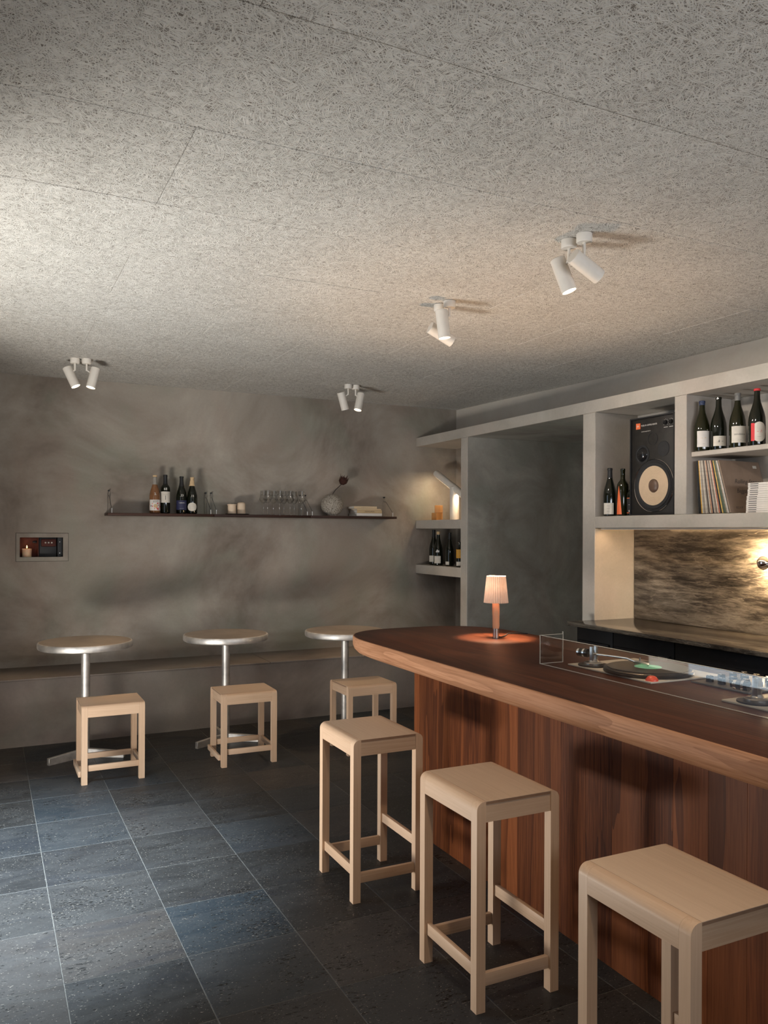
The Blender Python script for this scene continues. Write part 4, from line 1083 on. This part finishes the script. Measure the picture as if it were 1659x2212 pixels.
pl = bpy.data.lights.new('table_lamp_light', 'POINT'); pl.energy = 42.0; pl.color = (1.0, 0.66, 0.40); pl.shadow_soft_size = 0.014
po = bpy.data.objects.new('table_lamp_light', pl); COL.objects.link(po); po.location = (2.312, 3.422, ZT + 0.262)

# =================================================================== ACRYLIC GUARD
ag = thing('acrylic_guard', 'low clear acrylic guard standing around the turntables on the bar', 'guard', (2.02, 2.67, ZT + 0.0004))
def pane(x0, x1, y0, y1):
    MB().box(x0, x1, y0, y1, 0, 0.115).done('pane', M['acrylic'], ag)
pane(-0.0025, 0.0025, -2.1, -0.0026); pane(-0.0025, 0.112, -0.0025, 0.0025)
mb = MB()
mb.box(-0.0027, 0.0027, -2.1, -0.003, 0.1151, 0.1162); mb.box(-0.0025, 0.112, -0.0027, 0.0027, 0.1151, 0.1160)
mb.box(0.1121, 0.1135, -0.0025, 0.0025, 0, 0.125); mb.box(-0.0044, -0.0028, -0.0036, -0.0008, 0, 0.1162)
mb.box(-0.0042, -0.0028, -2.1, -0.003, 0.0, 0.0022); mb.box(-0.0025, 0.112, -0.0040, -0.0028, 0.0, 0.0020)
mb.done('polished_edge', M['acrylic_edge'], ag)

# =================================================================== TURNTABLES
def make_turntable():
    t = thing('turntable', '', 'turntable')
    # origin: near-left corner of the plate (customer side, far end); plate runs to -Y and +X
    box('top_plate', M['cream_metal'], t, 0, 0.352, -0.453, 0, 0.0, 0.006, bev=0.0015)
    cx_, cy_ = 0.148, -0.287
    T = Matrix.Translation((cx_, cy_, 0))
    MB().lathe([(0, 0.0065), (0.163, 0.0065), (0.164, 0.010), (0.161, 0.012), (0.1635, 0.014), (0.161, 0.0165), (0.1625, 0.019), (0.160, 0.022), (0.154, 0.024), (0, 0.024)], 72, None, T).done('platter', M['platter'], t)
    gr = [(0, 0.0262)] + [(0.052 + 0.095 * q / 30, 0.0262 + (0.00035 if q % 2 else 0)) for q in range(31)] + [(0.150, 0.0258), (0.150, 0.0245), (0, 0.0245)]
    rec = MB().lathe(gr, 72, None, T).done('record', M['vinyl'], t)
    MB().lathe([(0, 0.0268), (0.050, 0.0268), (0.050, 0.0263)], 40, None, T).done('record_label', M['green_label'], rec)
    MB().rod((cx_, cy_, 0.024), (cx_, cy_, 0.038), 0.0036, 12).done('spindle', M['chrome'], rec)
    # tonearm
    bx, by = 0.062, -0.082
    MB().lathe([(0, 0.0062), (0.060, 0.0062), (0.060, 0.011), (0.055, 0.012), (0, 0.012)], 40, None, Matrix.Translation((bx, by, 0))).done('arm_ring', M['black'], t)
    arm = MB().lathe([(0, 0.0122), (0.038, 0.0122), (0.038, 0.018), (0.031, 0.022), (0.020, 0.0235), (0.014, 0.032), (0, 0.032)], 32, None, Matrix.Translation((bx, by, 0))).done('tonearm_base', M['steel'], t)
    mb = MB()
    dv = Vector((0.062, -0.235, 0)).normalized(); pv = Vector((-dv.y, dv.x, 0))
    c = Vector((bx, by, 0.052))
    for s_ in (-1, 1):
        p = c + pv * 0.014 * s_
        T2 = Matrix.Translation(p) @ Matrix.Rotation(math.atan2(dv.y, dv.x), 4, 'Z')
        mbb = MB().box(-0.0085, 0.0085, -0.003, 0.003, -0.030, 0.030, bev=0.0015); mbb.xf(T2); mbb.done('gimbal', M['steel'], arm)
    MB().rod(c - dv * 0.062, c - dv * 0.026, 0.0165, 24, M['black_gloss']).rod(c - dv * 0.072, c - dv * 0.062, 0.0155, 24, M['chrome']).rod(c - dv * 0.078, c - dv * 0.072, 0.007, 16, M['chrome']).rod(c - dv * 0.046, c - dv * 0.038, 0.0172, 24, M['chrome']).done('counterweight', None, arm)
    e = c + dv * 0.185 + Vector((0, 0, -0.008))
    MB().path([tuple(c - dv * 0.03), tuple(c), tuple(c + dv * 0.10 + pv * 0.004), tuple(c + dv * 0.15 + pv * 0.002), tuple(e)], 0.0042, 10).done('arm_tube', M['chrome'], arm)
    e2 = e + dv * 0.05 + pv * 0.014 + Vector((0, 0, -0.006))
    MB().path([tuple(e), tuple(e + dv * 0.02), tuple(e2)], 0.0065, 8).rod(e + dv * 0.02, e + dv * 0.02 + Vector((0, 0, 0.018)), 0.003, 8).done('headshell', M['steel'], arm)
    MB().lathe([(0.0225, 0.006), (0.0215, 0.012), (0.015, 0.020), (0.007, 0.0235), (0, 0.024)], 24, None, Matrix.Translation((0.030, -0.428, 0))).done('strobe_dome', M['red_plastic'], t)
    return t
M['platter'] = plain('dark_platter_metal', (0.075, 0.066, 0.058), 0.35, 0.9, mottle=0.05)
tt = make_turntable()
tt.location = (2.100, 2.597, ZT + 0.0004); tag(tt, 'cream turntable with record and red dome, farther of two on the bar', 'turntable', 'turntables on the bar')
t2 = copy_tree(tt); t2.location = (2.092, 1.832, ZT + 0.0004); tag(t2, 'cream turntable nearer the camera, cut off by the right edge of the picture', 'turntable', 'turntables on the bar')
# mixer
mx = thing('audio_mixer', 'black and grey mixer with knobs set between the two turntables', 'mixer', (2.257, 2.112, ZT + 0.0004))
box('panel', M['mixer_panel'] if 'mixer_panel' in M else M.setdefault('mixer_panel', plain('mixer_plate', (0.10, 0.093, 0.085), 0.35, 0.3)), mx, 0, 0.28, -0.245, 0, 0.0, 0.006, bev=0.001)
for i in range(4):
    for j in range(4):
        kx, ky = 0.045 + 0.058 * i, -0.045 - 0.052 * j
        kn = MB().lathe([(0.0135, 0.0062), (0.0125, 0.026), (0.0105, 0.028), (0, 0.028)], 20, None, Matrix.Translation((kx, ky, 0))).done('knob', M['black_gloss'], mx)
        MB().box(kx - 0.001, kx + 0.001, ky, ky + 0.011, 0.0282, 0.0287).done('pointer', M['white_print'], kn)

# =================================================================== SPOTLIGHTS
RT = Vector((math.cos(YAW), -math.sin(YAW), 0)); FW = Vector((math.sin(YAW), math.cos(YAW), 0)); DN = Vector((0, 0, -1))
def spotlight(lab, x, y, d, off, power, cone=50):
    """canopy on the ceiling, short stem, tilting cylinder head; d = beam direction"""
    t = thing('ceiling_spotlight', lab, 'spotlight', (x, y, ZC - 0.0015), 0, 'white ceiling spotlights')
    d = d.normalized()
    MB().lathe([(0, 0), (0.0305, 0), (0.0305, -0.031), (0.0285, -0.034), (0, -0.034)], 32).done('canopy', M['white_paint'], t)
    MB().rod((0, 0, -0.034), (0, 0, -0.082), 0.0062, 14).done('stem', M['white_paint'], t)
    c = Vector(off)                               # head centre relative to canopy
    Q = d.to_track_quat('Z', 'Y').to_matrix().to_4x4()
    T = Matrix.Translation(c) @ Q
    L = 0.070
    hd = MB().lathe([(0, -L), (0.0285, -L), (0.0305, -L + 0.002), (0.0305, L), (0.0285, L), (0.0285, L - 0.004), (0, L - 0.004)], 36, None, T).done('head', M['white_paint'], t)
    MB().lathe([(0.0282, L - 0.0036), (0, L - 0.0034)], 32, None, T).done('lens', M['spot_glow'], hd)
    mb = MB(); mb.rod((0, 0, -0.076), tuple(c - d * 0.02), 0.005, 10); mb.done('knuckle', M['white_paint'], t)
    if power:
        l = bpy.data.lights.new('spot_beam', 'SPOT'); l.energy = power; l.color = (1.0, 0.70, 0.42) if cone < 60 else (1.0, 0.89, 0.77)
        l.spot_size = math.radians(cone); l.spot_blend = 0.6 if cone < 60 else 1.0; l.shadow_soft_size = 0.025
        lo = bpy.data.objects.new('spot_beam', l); COL.objects.link(lo)
        lo.location = Vector((x, y, ZC)) + c + d * (L + 0.012)
        lo.rotation_euler = d.to_track_quat('-Z', 'Y').to_euler()
    return t
SPOTS = [
 ('white ceiling spotlight nearest the camera, left head pointing down with glowing lens', 2.066, 2.558, DN * 0.93 + RT * 0.33 - FW * 0.06, RT * -0.014 + DN * 0.128 + FW * 0.034, 16),
 ('white ceiling spotlight nearest the camera, right head tilted towards the shelves', 2.077, 2.480, RT * 0.82 + DN * 0.46 + FW * 0.36, RT * 0.012 + DN * 0.118 + FW * 0.020, 20, 84),
 ('white ceiling spotlight, second pair from the camera, front head pointing straight down', 2.080, 3.502, DN * 0.97 + RT * 0.12, RT * -0.035 + DN * 0.125 - FW * 0.040, 16),
 ('white ceiling spotlight, second pair from the camera, rear head tilted right', 2.070, 3.580, RT * 0.80 + DN * 0.42 + FW * 0.30, RT * 0.008 + DN * 0.145 + FW * 0.02, 18, 84),
 ('white ceiling spotlight of the far middle pair, left head without visible glow', 2.548, 5.835, DN * 0.93 + RT * 0.24 + FW * 0.22, RT * -0.040 + DN * 0.130, 14),
 ('white ceiling spotlight of the far middle pair, right head with glowing lens', 2.615, 5.842, DN * 0.95 - RT * 0.18 - FW * 0.20, RT * 0.030 + DN * 0.130, 14),
 ('white ceiling spotlight of the far left pair, left head tilted right', 0.534, 5.800, DN * 0.90 + RT * 0.43, RT * -0.024 + DN * 0.125, 14),
 ('white ceiling spotlight of the far left pair, right head with glowing lens', 0.606, 5.780, DN * 0.95 - RT * 0.17 - FW * 0.18, RT * 0.044 + DN * 0.128, 14)]
for s_ in SPOTS: spotlight(*s_[:5], s_[5] * 2.2, 50 if len(s_) < 7 else s_[6])
